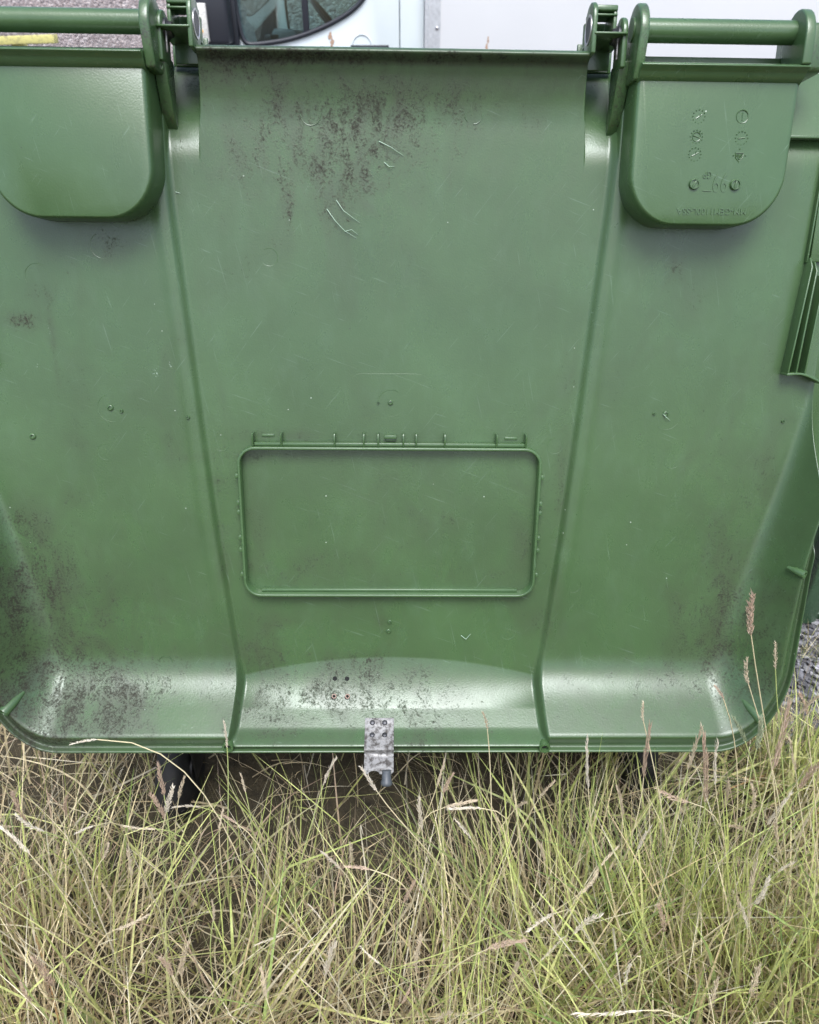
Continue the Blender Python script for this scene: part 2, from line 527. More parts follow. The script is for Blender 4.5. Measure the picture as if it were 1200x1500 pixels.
# measured marks: (u, v, half-width, half-height, strength) on the lid; stalks: kind, foot, head base, head tip, label
DIRT_SHADE = [(-0.5325, -0.7467, 0.1035, 0.1637, 0.42),(-0.3613, -0.8035, 0.0949, 0.0828, 0.3),(-0.0466, -0.0973, 0.1505, 0.0906, 0.38),(-0.2046, -0.0914, 0.0614, 0.0732, 0.4),(-0.4331, -0.4155, 0.0858, 0.1177, 0.22),(-0.164, -0.8985, 0.1304, 0.0492, 0.35),(0.1306, -0.9108, 0.1211, 0.0498, 0.3),(0.3611, -0.8987, 0.1327, 0.0497, 0.28),(0.5632, -0.838, 0.0658, 0.1488, 0.35),(-0.0116, -0.6139, 0.2041, 0.1091, 0.2),(-0.304, -0.4725, 0.0291, 0.1216, 0.3),(-0.1114, -0.2056, 0.1092, 0.0784, 0.22),(0.493, -0.5484, 0.0815, 0.1508, 0.22),(-0.0465, -0.0893, 0.0706, 0.0486, 1),(-0.0637, -0.0658, 0.0525, 0.0198, 0.9),(-0.0112, -0.073, 0.0439, 0.0319, 0.7),(-0.1651, -0.0909, 0.0087, 0.0144, 1),(-0.1492, -0.0669, 0.0087, 0.0142, 1),(-0.0912, -0.1221, 0.0266, 0.0495, 0.6),(-0.1407, -0.139, 0.0081, 0.0415, 0.6),(-0.1341, -0.1804, 0.0045, 0.0254, 0.7),(-0.1961, -0.0173, 0.0515, 0.023, 0.8),(-0.2612, -0.0297, 0.0344, 0.0193, 0.6),(0.0588, -0.0563, 0.0701, 0.0197, 0.5),(0.1034, -0.0794, 0.0353, 0.0321, 0.4),(0.0423, -0.1286, 0.0224, 0.0498, 0.4),(-0.0246, -0.1294, 0.0178, 0.033, 0.6),(0.1918, -0.0782, 0.0177, 0.0241, 0.3),(-0.1487, -0.0113, 0.0945, 0.0068, 1),(-0.0026, -0.0092, 0.2596, 0.0053, 0.8),(-0.2714, -0.1082, 0.0219, 0.0243, 0.35),(-0.1845, -0.1273, 0.0124, 0.0246, 0.4),(-0.5026, -0.3326, 0.0204, 0.0118, 1),(-0.4656, -0.2963, 0.0138, 0.0134, 0.5),(-0.466, -0.3597, 0.0037, 0.0466, 0.6),(-0.5572, -0.6268, 0.0401, 0.032, 0.7),(-0.537, -0.7022, 0.0511, 0.0445, 0.85),(-0.5195, -0.6934, 0.0081, 0.0088, 1),(-0.5665, -0.7694, 0.0623, 0.0576, 0.75),(-0.5443, -0.8387, 0.0634, 0.0475, 0.8),(-0.5091, -0.8983, 0.0752, 0.0428, 1),(-0.4541, -0.8863, 0.0643, 0.0487, 0.9),(-0.4028, -0.9105, 0.0648, 0.0369, 0.6),(-0.5474, -0.9473, 0.0488, 0.0224, 1),(-0.421, -0.7691, 0.0626, 0.0461, 0.45),(-0.4621, -0.5844, 0.0149, 0.0209, 0.5),(-0.4515, -0.4932, 0.0136, 0.0249, 0.5),(-0.3576, -0.8863, 0.0538, 0.0365, 0.4),(-0.204, -0.8267, 0.0533, 0.0356, 0.6),(-0.1601, -0.7916, 0.0635, 0.035, 0.4),(-0.0387, -0.8562, 0.0377, 0.0241, 0.75),(-0.0118, -0.8985, 0.0546, 0.0308, 0.6),(0.0533, -0.8742, 0.0218, 0.0182, 0.8),(-0.1094, -0.8863, 0.0542, 0.0367, 0.6),(0.0544, -0.948, 0.0664, 0.0378, 0.6),(-0.1649, -0.9229, 0.0874, 0.0373, 0.4),(-0.2526, -0.6149, 0.0091, 0.1199, 0.55),(-0.2417, -0.5018, 0.0088, 0.092, 0.35),(-0.2092, -0.6147, 0.0182, 0.1088, 0.3),(0.256, -0.6127, 0.0102, 0.1783, 0.5),(-0.1775, -0.7012, 0.0414, 0.0222, 0.45),(-0.0736, -0.6788, 0.0413, 0.0221, 0.45),(0.0717, -0.706, 0.0627, 0.0202, 0.4),(0.1998, -0.656, 0.0187, 0.0777, 0.4),(-0.0654, -0.1713, 0.0135, 0.0252, 0.5),(-0.2094, -0.5217, 0.079, 0.0081, 0.6),(-0.1785, -0.4915, 0.0392, 0.0089, 0.5),(-0.1393, -0.4912, 0.0294, 0.008, 0.5),(0.2444, -0.7911, 0.0268, 0.0234, 0.5),(0.0104, -0.9794, 0.0667, 0.0255, 0.3),(0.0903, -0.6166, 0.0123, 0.015, 0.6),(0.5236, -0.7444, 0.0193, 0.0253, 0.9),(0.5164, -0.8142, 0.0435, 0.0358, 0.75),(0.535, -0.8742, 0.0663, 0.0369, 0.55),(0.5643, -0.7673, 0.0647, 0.1069, 0.4),(0.4249, -0.8742, 0.0881, 0.0368, 0.35),(0.4675, -0.7675, 0.0645, 0.0586, 0.25),(0.3843, -0.2523, 0.0169, 0.0178, 0.6),(0.4119, -0.2878, 0.0189, 0.0272, 0.35),(0.549, -0.5481, 0.0255, 0.074, 0.45),(0.5247, -0.6331, 0.0417, 0.066, 0.3),(0.4858, -0.655, 0.0314, 0.0781, 0.25),(0.5766, -0.936, 0.0449, 0.0253, 0.3),(-0.3664, -0.2255, 0.0362, 0.0215, 0.45),(-0.4748, -0.2964, 0.0368, 0.0179, 0.4),(-0.3868, -0.2472, 0.0182, 0.0087, 0.4),(-0.0117, -0.7856, 0.0106, 0.014, 0.5),(0.1111, -0.0477, 0.035, 0.0078, 0.5),(0.3584, -0.8682, 0.0659, 0.0243, 0.3)]  # dirt, with one full-width strip of shade painted under the top lip
SCUFF = [(-0.3289, -0.4005, 0.0076, 0.0133, 0.9),(-0.4677, -0.3505, 0.0056, 0.0184, 0.9),(-0.4937, -0.3924, 0.0047, 0.0056, 0.9),(-0.3501, -0.3931, 0.0067, 0.0047, 0.8),(-0.3072, -0.3909, 0.0095, 0.0075, 0.7),(-0.3451, -0.4436, 0.0193, 0.0489, 0.35),(0.0949, -0.5943, 0.0071, 0.0043, 0.9),(0.1304, -0.5942, 0.0051, 0.0031, 0.9),(0.3697, -0.3571, 0.0058, 0.0132, 0.5),(0.187, -0.319, 0.0075, 0.0055, 0.6),(-0.5504, -0.8862, 0.0748, 0.0364, 0.35),(-0.4364, -0.9227, 0.0866, 0.0309, 0.35),(0.0546, -0.9605, 0.0666, 0.0381, 0.35),(0.5271, -0.8987, 0.0666, 0.031, 0.35),(-0.0116, -0.5875, 0.0202, 0.0211, 0.2),(0.4237, -0.3897, 0.0117, 0.0115, 0.3)]
RINGS = [(-0.1649, -0.2458, 0.0115),(-0.4101, -0.5148, 0.0115),(-0.2457, -0.5028, 0.0115),(-0.104, -0.0702, 0.013),(0.1074, -0.0674, 0.0115),(0.4139, -0.5231, 0.0115),(0.2417, -0.5038, 0.0115),(0.2301, -0.6944, 0.0115),(0.2822, -0.72, 0.0115),(-0.4765, -0.2743, 0.017),(-0.3958, -0.4517, 0.019),(0.3989, -0.4579, 0.019),(-0.3854, -0.2342, 0.016),(0.0012, -0.443, 0.019),(0.186, -0.8028, 0.012),(-0.3514, -0.8504, 0.011)]
NUBS = [(-0.3967, -0.4507, 0.0045),(-0.3818, -0.4555, 0.0028),(-0.5115, -0.4926, 0.0045),(0.0002, -0.4421, 0.0038),(-0.0173, -0.4422, 0.002),(-0.0, -0.7845, 0.0035),(-0.0021, -0.8007, 0.004),(0.3965, -0.454, 0.0042),(0.3796, -0.4541, 0.002),(0.5688, -0.4637, 0.0025),(-0.2879, -0.4636, 0.003)]
CURLS = [[(-0.0855, -0.1841),(-0.0749, -0.1984),(-0.0615, -0.2118),(-0.0461, -0.2203)], [(-0.0615, -0.2118),(-0.0524, -0.21),(-0.0442, -0.2159)], [(-0.0726, -0.173),(-0.0629, -0.1864),(-0.0422, -0.2005)], [(-0.0157, -0.1009),(-0.0006, -0.108),(0.0163, -0.1175)], [(-0.0086, -0.126),(-0.0023, -0.1316),(0.0048, -0.1307)], [(0.1123, -0.8076),(0.1199, -0.8123),(0.1272, -0.8052)], [(0.3925, -0.454),(0.397, -0.4589),(0.4035, -0.4638)], [(-0.2847, -0.1655),(-0.2786, -0.1671)]]
PANELS = [(-0.3958, -0.4517),(-0.0008, -0.4411),(0.3965, -0.454)]
STALKS = [
('pink', (0.636, 0.69, 0.0),(0.436, 0.705, 0.675),(0.408, 0.7, 0.752), 'tallest pinkish brown grass head, standing in front of the bin lid near its right edge', 0),
('pale', (0.655, 0.69, 0.0),(0.455, 0.705, 0.586),(0.427, 0.7, 0.644), 'pale nodding grass head just left of the tallest stalk over the lid', 0),
('pale', (0.6474, 0.7, 0.0),(0.49, 0.715, 0.605),(0.475, 0.71, 0.65), 'slim upright pale grass head before the lid edge, above its right corner', 0),
('pink', (0.5509, 0.69, 0.0),(0.428, 0.705, 0.558),(0.411, 0.7, 0.591), 'grass head with a curled brown tip in front of the right end of the lid', 0),
('pale', (0.4531, 0.69, 0.0),(0.327, 0.705, 0.512),(0.312, 0.7, 0.556), 'small pale grass head before the bright lid curve, left of the curled one', 0),
('pink', (0.3306, 0.67, 0.0),(0.338, 0.685, 0.417),(0.32, 0.68, 0.549), 'long pinkish grass head crossing the lower rim of the lid left of a white one', 0),
('pale', (0.1391, 0.68, 0.0),(0.108, 0.695, 0.51),(0.103, 0.69, 0.55), 'slender pale grass head alone before the lid, right of the metal latch', 0),
('white', (0.3167, 0.67, 0.0),(0.261, 0.685, 0.394),(0.24, 0.68, 0.511), 'bleached upright grass head crossing the rim right of the small screw boss', 0),
('pale', (0.4055, 0.67, 0.0),(0.398, 0.685, 0.435),(0.394, 0.68, 0.531), 'pale leaning grass head crossing the lid rim left of two close upright heads', 0),
('pink', (0.4881, 0.66, 0.0),(0.432, 0.675, 0.376),(0.401, 0.67, 0.534), 'thin pink grass head behind the fluffy white one below the right corner', 0),
('white', (0.5482, 0.665, 0.0),(0.442, 0.68, 0.408),(0.411, 0.675, 0.514), 'fluffy white grass head crossing the lid rim near its right corner', 0),
('green', (0.5557, 0.68, 0.0),(0.492, 0.695, 0.467),(0.484, 0.69, 0.556), 'grey green grass head leaning right across the lower right corner of the lid', 0),
('green', (0.6159, 0.68, 0.0),(0.472, 0.695, 0.484),(0.446, 0.69, 0.537), 'small greenish grass head just left of the corner screw boss', 0),
('pink', (0.5425, 0.67, 0.0),(0.519, 0.685, 0.435),(0.509, 0.68, 0.57), 'large pink grass head leaning right beside the lid corner', 0),
('pale', (0.5662, 0.69, 0.0),(0.54, 0.705, 0.529),(0.548, 0.7, 0.585), 'big straw grass head leaning out over the gravel at the right edge', 0),
('pink', (0.7013, 0.69, 0.0),(0.551, 0.705, 0.526),(0.532, 0.7, 0.578), 'small dark brown grass head over the gravel right of the large pink one', 0),
('pale', (0.6787, 0.67, 0.0),(0.553, 0.685, 0.432),(0.523, 0.68, 0.511), 'pale grass head below the large pink one, over the gravel edge', 0),
('pink', (0.562, 0.66, 0.0),(0.562, 0.675, 0.407),(0.563, 0.67, 0.488), 'pinkish grass head at the right edge below the gravel', 0),
('white', (-0.219, 0.65, 0.0),(-0.419, 0.665, 0.524),(-0.452, 0.66, 0.528), 'white grass head lying flat across the left end of the lid rim', 0),
('white', (-0.2124, 0.65, 0.0),(-0.122, 0.665, 0.428),(-0.107, 0.66, 0.493), 'cream grass head just left of the metal latch, below the lid', 0),
('white', (-0.3092, 0.68, 0.0),(-0.258, 0.695, 0.471),(-0.252, 0.69, 0.524), 'thin bleached grass tip standing before the left screw boss on the rim', 0),
('white', (-0.4406, 0.65, 0.0),(-0.355, 0.665, 0.366),(-0.337, 0.66, 0.424), 'short white grass head in front of the black caster wheel', 0),
('pink', (-0.3884, 0.65, 0.0),(-0.351, 0.665, 0.405),(-0.345, 0.66, 0.476), 'pinkish grass head to the left of the black caster wheel, just under the rim', 0),
('white', (0.153, 0.65, 0.0),(-0.047, 0.665, 0.416),(-0.064, 0.66, 0.467), 'frayed white grass head touching the lower left of the metal latch', 0),
('pink', (-0.333, 0.7222, 0.0),(-0.372, 0.688, 0.316),(-0.375, 0.69, 0.378), 'pinkish brown grass head leaning left, below the caster wheel, just under the rim', 1),
('pale', (-0.0255, 0.7246, 0.0),(0.043, 0.738, 0.327),(0.053, 0.742, 0.374), 'short pale straw grass head leaning right, just right of the latch, tight under the rim', 1),
('pink', (0.0893, 0.6633, 0.0),(0.052, 0.712, 0.345),(0.061, 0.713, 0.395), 'short pinkish brown grass head leaning right, just right of the latch, tight under the rim', 1),
('pink', (-0.5821, 0.6924, 0.0),(-0.591, 0.695, 0.302),(-0.594, 0.692, 0.379), 'pinkish brown grass head leaning left, at the far left, just under the rim', 1),
('pink', (-0.5879, 0.7636, 0.0),(-0.553, 0.732, 0.261),(-0.546, 0.729, 0.317), 'short pinkish brown grass head upright, at the far left, just under the rim', 1),
('white', (-0.4856, 0.6877, 0.0),(-0.47, 0.668, 0.329),(-0.491, 0.65, 0.339), 'short bleached white grass head lying flat, left of the caster wheel, just under the rim', 1),
('pale', (-0.3203, 0.6537, 0.0),(-0.398, 0.701, 0.272),(-0.451, 0.694, 0.282), 'pale straw grass head lying flat, left of the caster wheel, just under the rim', 1),
('pale', (-0.4665, 0.5905, 0.0),(-0.416, 0.629, 0.26),(-0.403, 0.633, 0.34), 'pale straw grass head upright, left of the caster wheel, halfway down', 1),
('pale', (-0.2717, 0.7481, 0.0),(-0.25, 0.712, 0.348),(-0.253, 0.716, 0.395), 'short pale straw grass head upright, left of the latch, tight under the rim', 1),
('pink', (-0.2243, 0.6475, 0.0),(-0.266, 0.687, 0.309),(-0.283, 0.692, 0.319), 'short pinkish brown grass head leaning left, left of the latch, just under the rim', 1),
('pink', (0.0099, 0.6267, 0.0),(-0.055, 0.59, 0.345),(-0.09, 0.593, 0.355), 'pinkish brown grass head lying flat, just left of the latch, halfway down', 1),
('white', (-0.1391, 0.4256, 0.0),(-0.108, 0.469, 0.31),(-0.096, 0.467, 0.398), 'bleached white grass head upright, just left of the latch, near the bottom edge', 1),
('white', (-0.1944, 0.5231, 0.0),(-0.183, 0.553, 0.243),(-0.217, 0.535, 0.253), 'bleached white grass head lying flat, left of the latch, lower down', 1),
('pale', (0.0352, 0.4578, 0.0),(0.009, 0.484, 0.284),(0.005, 0.479, 0.379), 'pale straw grass head upright, straight below the latch, near the bottom edge', 1),
('pink', (-0.4821, 0.4506, 0.0),(-0.475, 0.479, 0.258),(-0.471, 0.482, 0.335), 'pinkish brown grass head leaning left, at the far left, near the bottom edge', 1),
('pale', (0.0194, 0.6637, 0.0),(0.056, 0.718, 0.303),(0.107, 0.723, 0.313), 'pale straw grass head lying flat, just right of the latch, just under the rim', 1),
('white', (0.1131, 0.699, 0.0),(0.108, 0.684, 0.348),(0.056, 0.68, 0.358), 'bleached white grass head lying flat, just right of the latch, just under the rim', 1),
('pale', (0.1737, 0.6226, 0.0),(0.132, 0.646, 0.336),(0.126, 0.641, 0.389), 'short pale straw grass head upright, right of the latch, just under the rim', 1),
('pale', (0.131, 0.6821, 0.0),(0.201, 0.724, 0.312),(0.214, 0.719, 0.364), 'short pale straw grass head leaning right, below the right-hand screw boss, tight under the rim', 1),
('pale', (0.3603, 0.7, 0.0),(0.314, 0.667, 0.346),(0.301, 0.664, 0.43), 'pale straw grass head upright, below the curled head, just under the rim', 1),
('white', (0.3054, 0.6105, 0.0),(0.324, 0.618, 0.345),(0.325, 0.616, 0.402), 'bleached white grass head leaning right, below the curled head, just under the rim', 1),
('pale', (0.549, 0.5597, 0.0),(0.464, 0.54, 0.3),(0.418, 0.536, 0.479), 'long pale straw grass head upright, below the right lid corner, halfway down', 1),
('white', (0.5091, 0.4941, 0.0),(0.464, 0.545, 0.337),(0.471, 0.54, 0.405), 'bleached white grass head leaning right, at the far right, halfway down', 1),
('white', (0.2729, 0.5898, 0.0),(0.202, 0.558, 0.291),(0.154, 0.534, 0.301), 'bleached white grass head lying flat, right of the latch, lower down', 1),
('white', (0.2042, 0.5172, 0.0),(0.23, 0.546, 0.261),(0.256, 0.55, 0.328), 'bleached white grass head leaning right, below the right-hand screw boss, lower down', 1),
('pale', (0.0762, 0.4379, 0.0),(0.134, 0.483, 0.259),(0.14, 0.48, 0.34), 'pale straw grass head leaning right, right of the latch, near the bottom edge', 1),
('white', (0.4606, 0.3922, 0.0),(0.293, 0.436, 0.292),(0.203, 0.42, 0.302), 'long bleached white grass head lying flat, below the right-hand screw boss, near the bottom edge', 1),
('pale', (0.575, 0.5466, 0.0),(0.565, 0.566, 0.264),(0.56, 0.571, 0.333), 'pale straw grass head leaning right, at the far right, lower down', 1),
('white', (0.5814, 0.6876, 0.0),(0.559, 0.702, 0.281),(0.573, 0.703, 0.358), 'bleached white grass head leaning right, at the far right, just under the rim', 1),
('pale', (0.6447, 0.6033, 0.0),(0.554, 0.66, 0.298),(0.52, 0.656, 0.379), 'pale straw grass head upright, at the far right, just under the rim', 1),
('pink', (0.5454, 0.6791, 0.0),(0.44, 0.726, 0.304),(0.386, 0.731, 0.314), 'pinkish brown grass head lying flat, below the curled head, just under the rim', 1),
('pale', (0.539, 0.7118, 0.0),(0.521, 0.693, 0.326),(0.519, 0.697, 0.385), 'pale straw grass head leaning right, at the far right, tight under the rim', 1),
('pale', (0.4723, 0.7625, 0.0),(0.506, 0.738, 0.27),(0.499, 0.737, 0.356), 'pale straw grass head upright, below the right lid corner, tight under the rim', 1),
('pale', (0.2695, 0.6632, 0.0),(0.2, 0.638, 0.287),(0.192, 0.638, 0.349), 'pale straw grass head upright, below the right-hand screw boss, halfway down', 1),
('white', (0.0262, 0.662, 0.0),(0.018, 0.649, 0.348),(0.01, 0.649, 0.42), 'bleached white grass head upright, straight below the latch, just under the rim', 1),
('white', (0.1045, 0.6197, 0.0),(0.092, 0.665, 0.303),(0.072, 0.663, 0.344), 'short bleached white grass head leaning left, just right of the latch, just under the rim', 1),
('pale', (0.2758, 0.5447, 0.0),(0.205, 0.542, 0.264),(0.192, 0.547, 0.325), 'pale straw grass head upright, below the right-hand screw boss, lower down', 1),
('pink', (0.3135, 0.5082, 0.0),(0.352, 0.541, 0.275),(0.343, 0.539, 0.336), 'short pinkish brown grass head upright, below the curled head, lower down', 1),
('white', (0.4616, 0.5516, 0.0),(0.459, 0.533, 0.3),(0.443, 0.537, 0.352), 'bleached white grass head upright, below the right lid corner, lower down', 1),
('pale', (0.5997, 0.666, 0.0),(0.574, 0.65, 0.33),(0.569, 0.652, 0.376), 'short pale straw grass head upright, at the far right, just under the rim', 1),
('pale', (-0.4133, 0.7296, 0.0),(-0.369, 0.741, 0.293),(-0.354, 0.743, 0.349), 'pale straw grass head upright, below the caster wheel, tight under the rim', 1),
('pale', (-0.4877, 0.6496, 0.0),(-0.439, 0.615, 0.329),(-0.419, 0.617, 0.357), 'short pale straw grass head leaning right, left of the caster wheel, halfway down', 1),
('pink', (-0.535, 0.4407, 0.0),(-0.48, 0.446, 0.288),(-0.483, 0.447, 0.338), 'pinkish brown grass head leaning left, at the far left, near the bottom edge', 1),
('pale', (-0.321, 0.5157, 0.0),(-0.307, 0.494, 0.253),(-0.299, 0.496, 0.325), 'pale straw grass head upright, below the caster wheel, near the bottom edge', 1),
('pale', (-0.2967, 0.5364, 0.0),(-0.264, 0.532, 0.318),(-0.252, 0.535, 0.367), 'short pale straw grass head upright, left of the latch, lower down', 1),
('white', (-0.1226, 0.5573, 0.0),(-0.119, 0.533, 0.326),(-0.131, 0.536, 0.353), 'short bleached white grass head leaning left, just left of the latch, lower down', 1),
('pink', (-0.2457, 0.5047, 0.0),(-0.304, 0.469, 0.308),(-0.305, 0.471, 0.363), 'pinkish brown grass head leaning left, below the caster wheel, near the bottom edge', 1),
('pale', (-0.0253, 0.4527, 0.0),(0.034, 0.429, 0.277),(0.05, 0.429, 0.326), 'short pale straw grass head leaning right, just right of the latch, near the bottom edge', 1),
('white', (0.321, 0.494, 0.0),(0.286, 0.482, 0.314),(0.276, 0.482, 0.262), 'bleached white grass head hanging, below the curled head, near the bottom edge', 1),
('pale', (0.4206, 0.4331, 0.0),(0.375, 0.435, 0.296),(0.365, 0.432, 0.372), 'pale straw grass head upright, below the right lid corner, near the bottom edge', 1),
('white', (0.5246, 0.6185, 0.0),(0.523, 0.601, 0.32),(0.534, 0.6, 0.351), 'short bleached white grass head leaning right, at the far right, halfway down', 1),
('pink', (0.4693, 0.486, 0.0),(0.526, 0.53, 0.287),(0.526, 0.532, 0.238), 'short pinkish brown grass head hanging, at the far right, lower down', 1),
('pale', (0.4177, 0.4706, 0.0),(0.443, 0.462, 0.27),(0.436, 0.464, 0.336), 'pale straw grass head upright, at the far right, near the bottom edge', 1),
('pale', (0.0903, 0.7092, 0.0),(0.174, 0.746, 0.261),(0.1888, 0.7382, 0.3013), 'short pale straw grass head leaning right, right of the latch, just under the rim', 1),
('pink', (-0.0979, 0.6009, 0.0),(-0.101, 0.616, 0.286),(-0.0963, 0.6049, 0.3232), 'short pinkish brown grass head upright, just left of the latch, halfway down', 1),
('pink', (-0.1565, 0.6124, 0.0),(-0.119, 0.661, 0.253),(-0.1063, 0.6429, 0.2899), 'short pinkish brown grass head leaning right, just left of the latch, halfway down', 1),
('white', (0.6599, 0.6656, 0.0),(0.57, 0.661, 0.246),(0.548, 0.6574, 0.2788), 'short bleached white grass head leaning left, at the far right, halfway down', 1),
('pale', (-0.4897, 0.4861, 0.0),(-0.408, 0.546, 0.273),(-0.3527, 0.5358, 0.3134), 'pale straw grass head lying flat, left of the caster wheel, lower down', 1),
('pale', (-0.15, 0.4505, 0.0),(-0.185, 0.459, 0.27),(-0.1938, 0.4765, 0.3155), 'pale straw grass head upright, left of the latch, near the bottom edge', 1),
('pink', (-0.0214, 0.5481, 0.0),(-0.008, 0.572, 0.292),(0.0041, 0.5766, 0.3389), 'pinkish brown grass head leaning right, straight below the latch, halfway down', 1),
('white', (-0.0523, 0.5566, 0.0),(-0.098, 0.602, 0.328),(-0.1147, 0.5908, 0.3775), 'short bleached white grass head leaning left, just left of the latch, halfway down', 1),
('white', (-0.24, 0.7224, 0.0),(-0.354, 0.778, 0.218),(-0.3919, 0.7655, 0.2487), 'bleached white grass head lying flat, below the caster wheel, just under the rim', 1),
('pale', (-0.3001, 0.6744, 0.0),(-0.281, 0.657, 0.329),(-0.276, 0.6619, 0.374), 'short pale straw grass head upright, left of the latch, just under the rim', 1),
('pale', (-0.5465, 0.7508, 0.0),(-0.645, 0.729, 0.237),(-0.6902, 0.7007, 0.2761), 'long pale straw grass head lying flat, at the far left, just under the rim', 1),
('white', (-0.479, 0.6087, 0.0),(-0.585, 0.667, 0.259),(-0.6304, 0.693, 0.3084), 'long bleached white grass head leaning left, at the far left, just under the rim', 1),
('pink', (0.0068, 0.5204, 0.0),(0.101, 0.494, 0.324),(0.1443, 0.4926, 0.3622), 'pinkish brown grass head lying flat, right of the latch, lower down', 1),
('white', (0.0977, 0.5338, 0.0),(-0.04, 0.516, 0.239),(-0.0703, 0.5258, 0.2567), 'bleached white grass head leaning left, straight below the latch, near the bottom edge', 1),
('pale', (0.6286, 0.7434, 0.0),(0.532, 0.706, 0.262),(0.5002, 0.6872, 0.3059), 'short pale straw grass head leaning left, below the right lid corner, just under the rim', 1),
('pale', (0.2879, 0.6835, 0.0),(0.306, 0.692, 0.211),(0.3063, 0.7084, 0.2482), 'pale straw grass head upright, below the right-hand screw boss, just under the rim', 1),
('pink', (0.5814, 0.5052, 0.0),(0.589, 0.549, 0.206),(0.6014, 0.5782, 0.2693), 'long pinkish brown grass head leaning right, at the far right, lower down', 1),
('pale', (0.0873, 0.5886, 0.0),(0.256, 0.623, 0.224),(0.2907, 0.6355, 0.2468), 'pale straw grass head leaning right, below the right-hand screw boss, halfway down', 1),
('white', (0.0585, 0.472, 0.0),(0.182, 0.521, 0.236),(0.2093, 0.5278, 0.2837), 'bleached white grass head leaning right, below the right-hand screw boss, lower down', 1),
('pink', (-0.1149, 0.4778, 0.0),(-0.011, 0.462, 0.249),(0.006, 0.4693, 0.2818), 'short pinkish brown grass head leaning right, straight below the latch, near the bottom edge', 1),
('pale', (0.5437, 0.5111, 0.0),(0.469, 0.555, 0.281),(0.4475, 0.5661, 0.3196), 'pale straw grass head leaning left, below the right lid corner, lower down', 1),
('pale', (0.4487, 0.6118, 0.0),(0.439, 0.603, 0.251),(0.4323, 0.5839, 0.29), 'short pale straw grass head lying flat, below the right lid corner, halfway down', 1),
('white', (-0.5767, 0.6465, 0.0),(-0.525, 0.703, 0.277),(-0.5015, 0.6953, 0.3134), 'short bleached white grass head leaning right, left of the caster wheel, just under the rim', 1),
('white', (-0.5018, 0.7187, 0.0),(-0.543, 0.662, 0.324),(-0.5742, 0.6457, 0.3739), 'bleached white grass head lying flat, at the far left, just under the rim', 1),
('pale', (0.384, 0.6803, 0.0),(0.408, 0.694, 0.281),(0.4108, 0.6994, 0.3283), 'short pale straw grass head leaning right, below the curled head, just under the rim', 1),
('pale', (0.1772, 0.5864, 0.0),(0.279, 0.642, 0.238),(0.3125, 0.6683, 0.2842), 'pale straw grass head leaning right, below the right-hand screw boss, halfway down', 1),
('pale', (0.2943, 0.6762, 0.0),(0.305, 0.645, 0.213),(0.3071, 0.6591, 0.2491), 'short pale straw grass head upright, below the right-hand screw boss, halfway down', 1),
('pale', (-0.1181, 0.575, 0.0),(-0.086, 0.612, 0.321),(-0.0733, 0.6001, 0.3871), 'short pale straw grass head leaning right, just left of the latch, halfway down', 1)]
# ================================================================== THE BIN
ROOT = Vector((-0.02, 1.40, 0.0))
bin_root = empty('wheelie_bin', ROOT, 'large green four-wheeled bin with its open lid hanging down towards the grass', 'wheelie bin')
LX = Vector((0.99980081, 0.01397107, -0.01425331))
LY = Vector((0.00959985, 0.2894836, 0.95713483))
LZ = LX.cross(LY).normalized()
LX = LY.cross(LZ)
LO = Vector((-0.02320702, 1.09548178, 1.29934104))
ML = Matrix(((LX.x, LY.x, LZ.x, LO.x - ROOT.x), (LX.y, LY.y, LZ.y, LO.y - ROOT.y), (LX.z, LY.z, LZ.z, LO.z - ROOT.z), (0, 0, 0, 1)))
# lid frame: u across, v up the lid from its hinge edge (v = 0) down to -0.967, w out of its inner face

W, VB = 0.605, -0.967
PD_S = [(0, .068), (.0015, .0735), (.005, .0735), (.0075, .0655), (.012, .0655), (.026, .0745), (.030, .0760), (.034, .0735), (.068, .034), (.078, .0236), (.088, .0152), (.098, .0085), (.108, .0038), (.118, .0009), (.130, 0), (2, 0)]
PD_C = [(0, .068), (.0015, .0735), (.005, .0735), (.0068, .0640), (.0085, .0640), (.0115, .0735), (.014, .0735), (.050, .034), (.060, .0236), (.070, .0152), (.080, .0085), (.090, .0038), (.100, .0009), (.112, 0), (2, 0)]
CR_V = [-1.0, -.95, -.915, -.88, -.827, -.65, -.50, -.30, -.174, 0]
CR_U = [.245, .2420, .2390, .2375, .2440, .2615, .2720, .2855, .2945, .302]
TOP_C = [(-1, 0), (-.075, 0), (-.055, .003), (-.035, .009), (-.020, .014), (-.013, .019), (-.0085, .0275), (-.0065, .0310), (-.0050, .0318), (-.0036, .0310), (0, .0260)]
TOP_H = [(-1, 0), (-.122, 0), (-.105, -.0035), (-.085, -.0125), (-.05, -.032), (0, -.062), (.05, -.095)]

def tab(t, x):
    a = np.array(t)
    return np.interp(x, a[:, 0], a[:, 1])

def soften(t):
    """the profile drawn through rounded corners: tight along the rim, easy where the floor begins to curve"""
    g = np.arange(-.03, .4, .00025)
    y = tab(t, g)
    def blur(s):
        k = np.exp(-.5 * (np.arange(-int(4 * s / .00025), int(4 * s / .00025) + 1) * .00025 / s) ** 2)
        return np.convolve(np.pad(y, len(k) // 2, mode='edge'), k / k.sum(), 'valid')
    y1, y2 = blur(.0008), blur(.0075)
    q = np.clip((g - .045) / .02, 0, 1)
    y = y1 * (1 - q) + y2 * q
    return np.stack([g[120:], y[120:]], -1)

def sstep(a, b, x):
    t = np.clip((x - a) / (b - a), 0, 1)
    return t * t * (3 - 2 * t)

PD_S, PD_C = soften(PD_S), soften(PD_C)

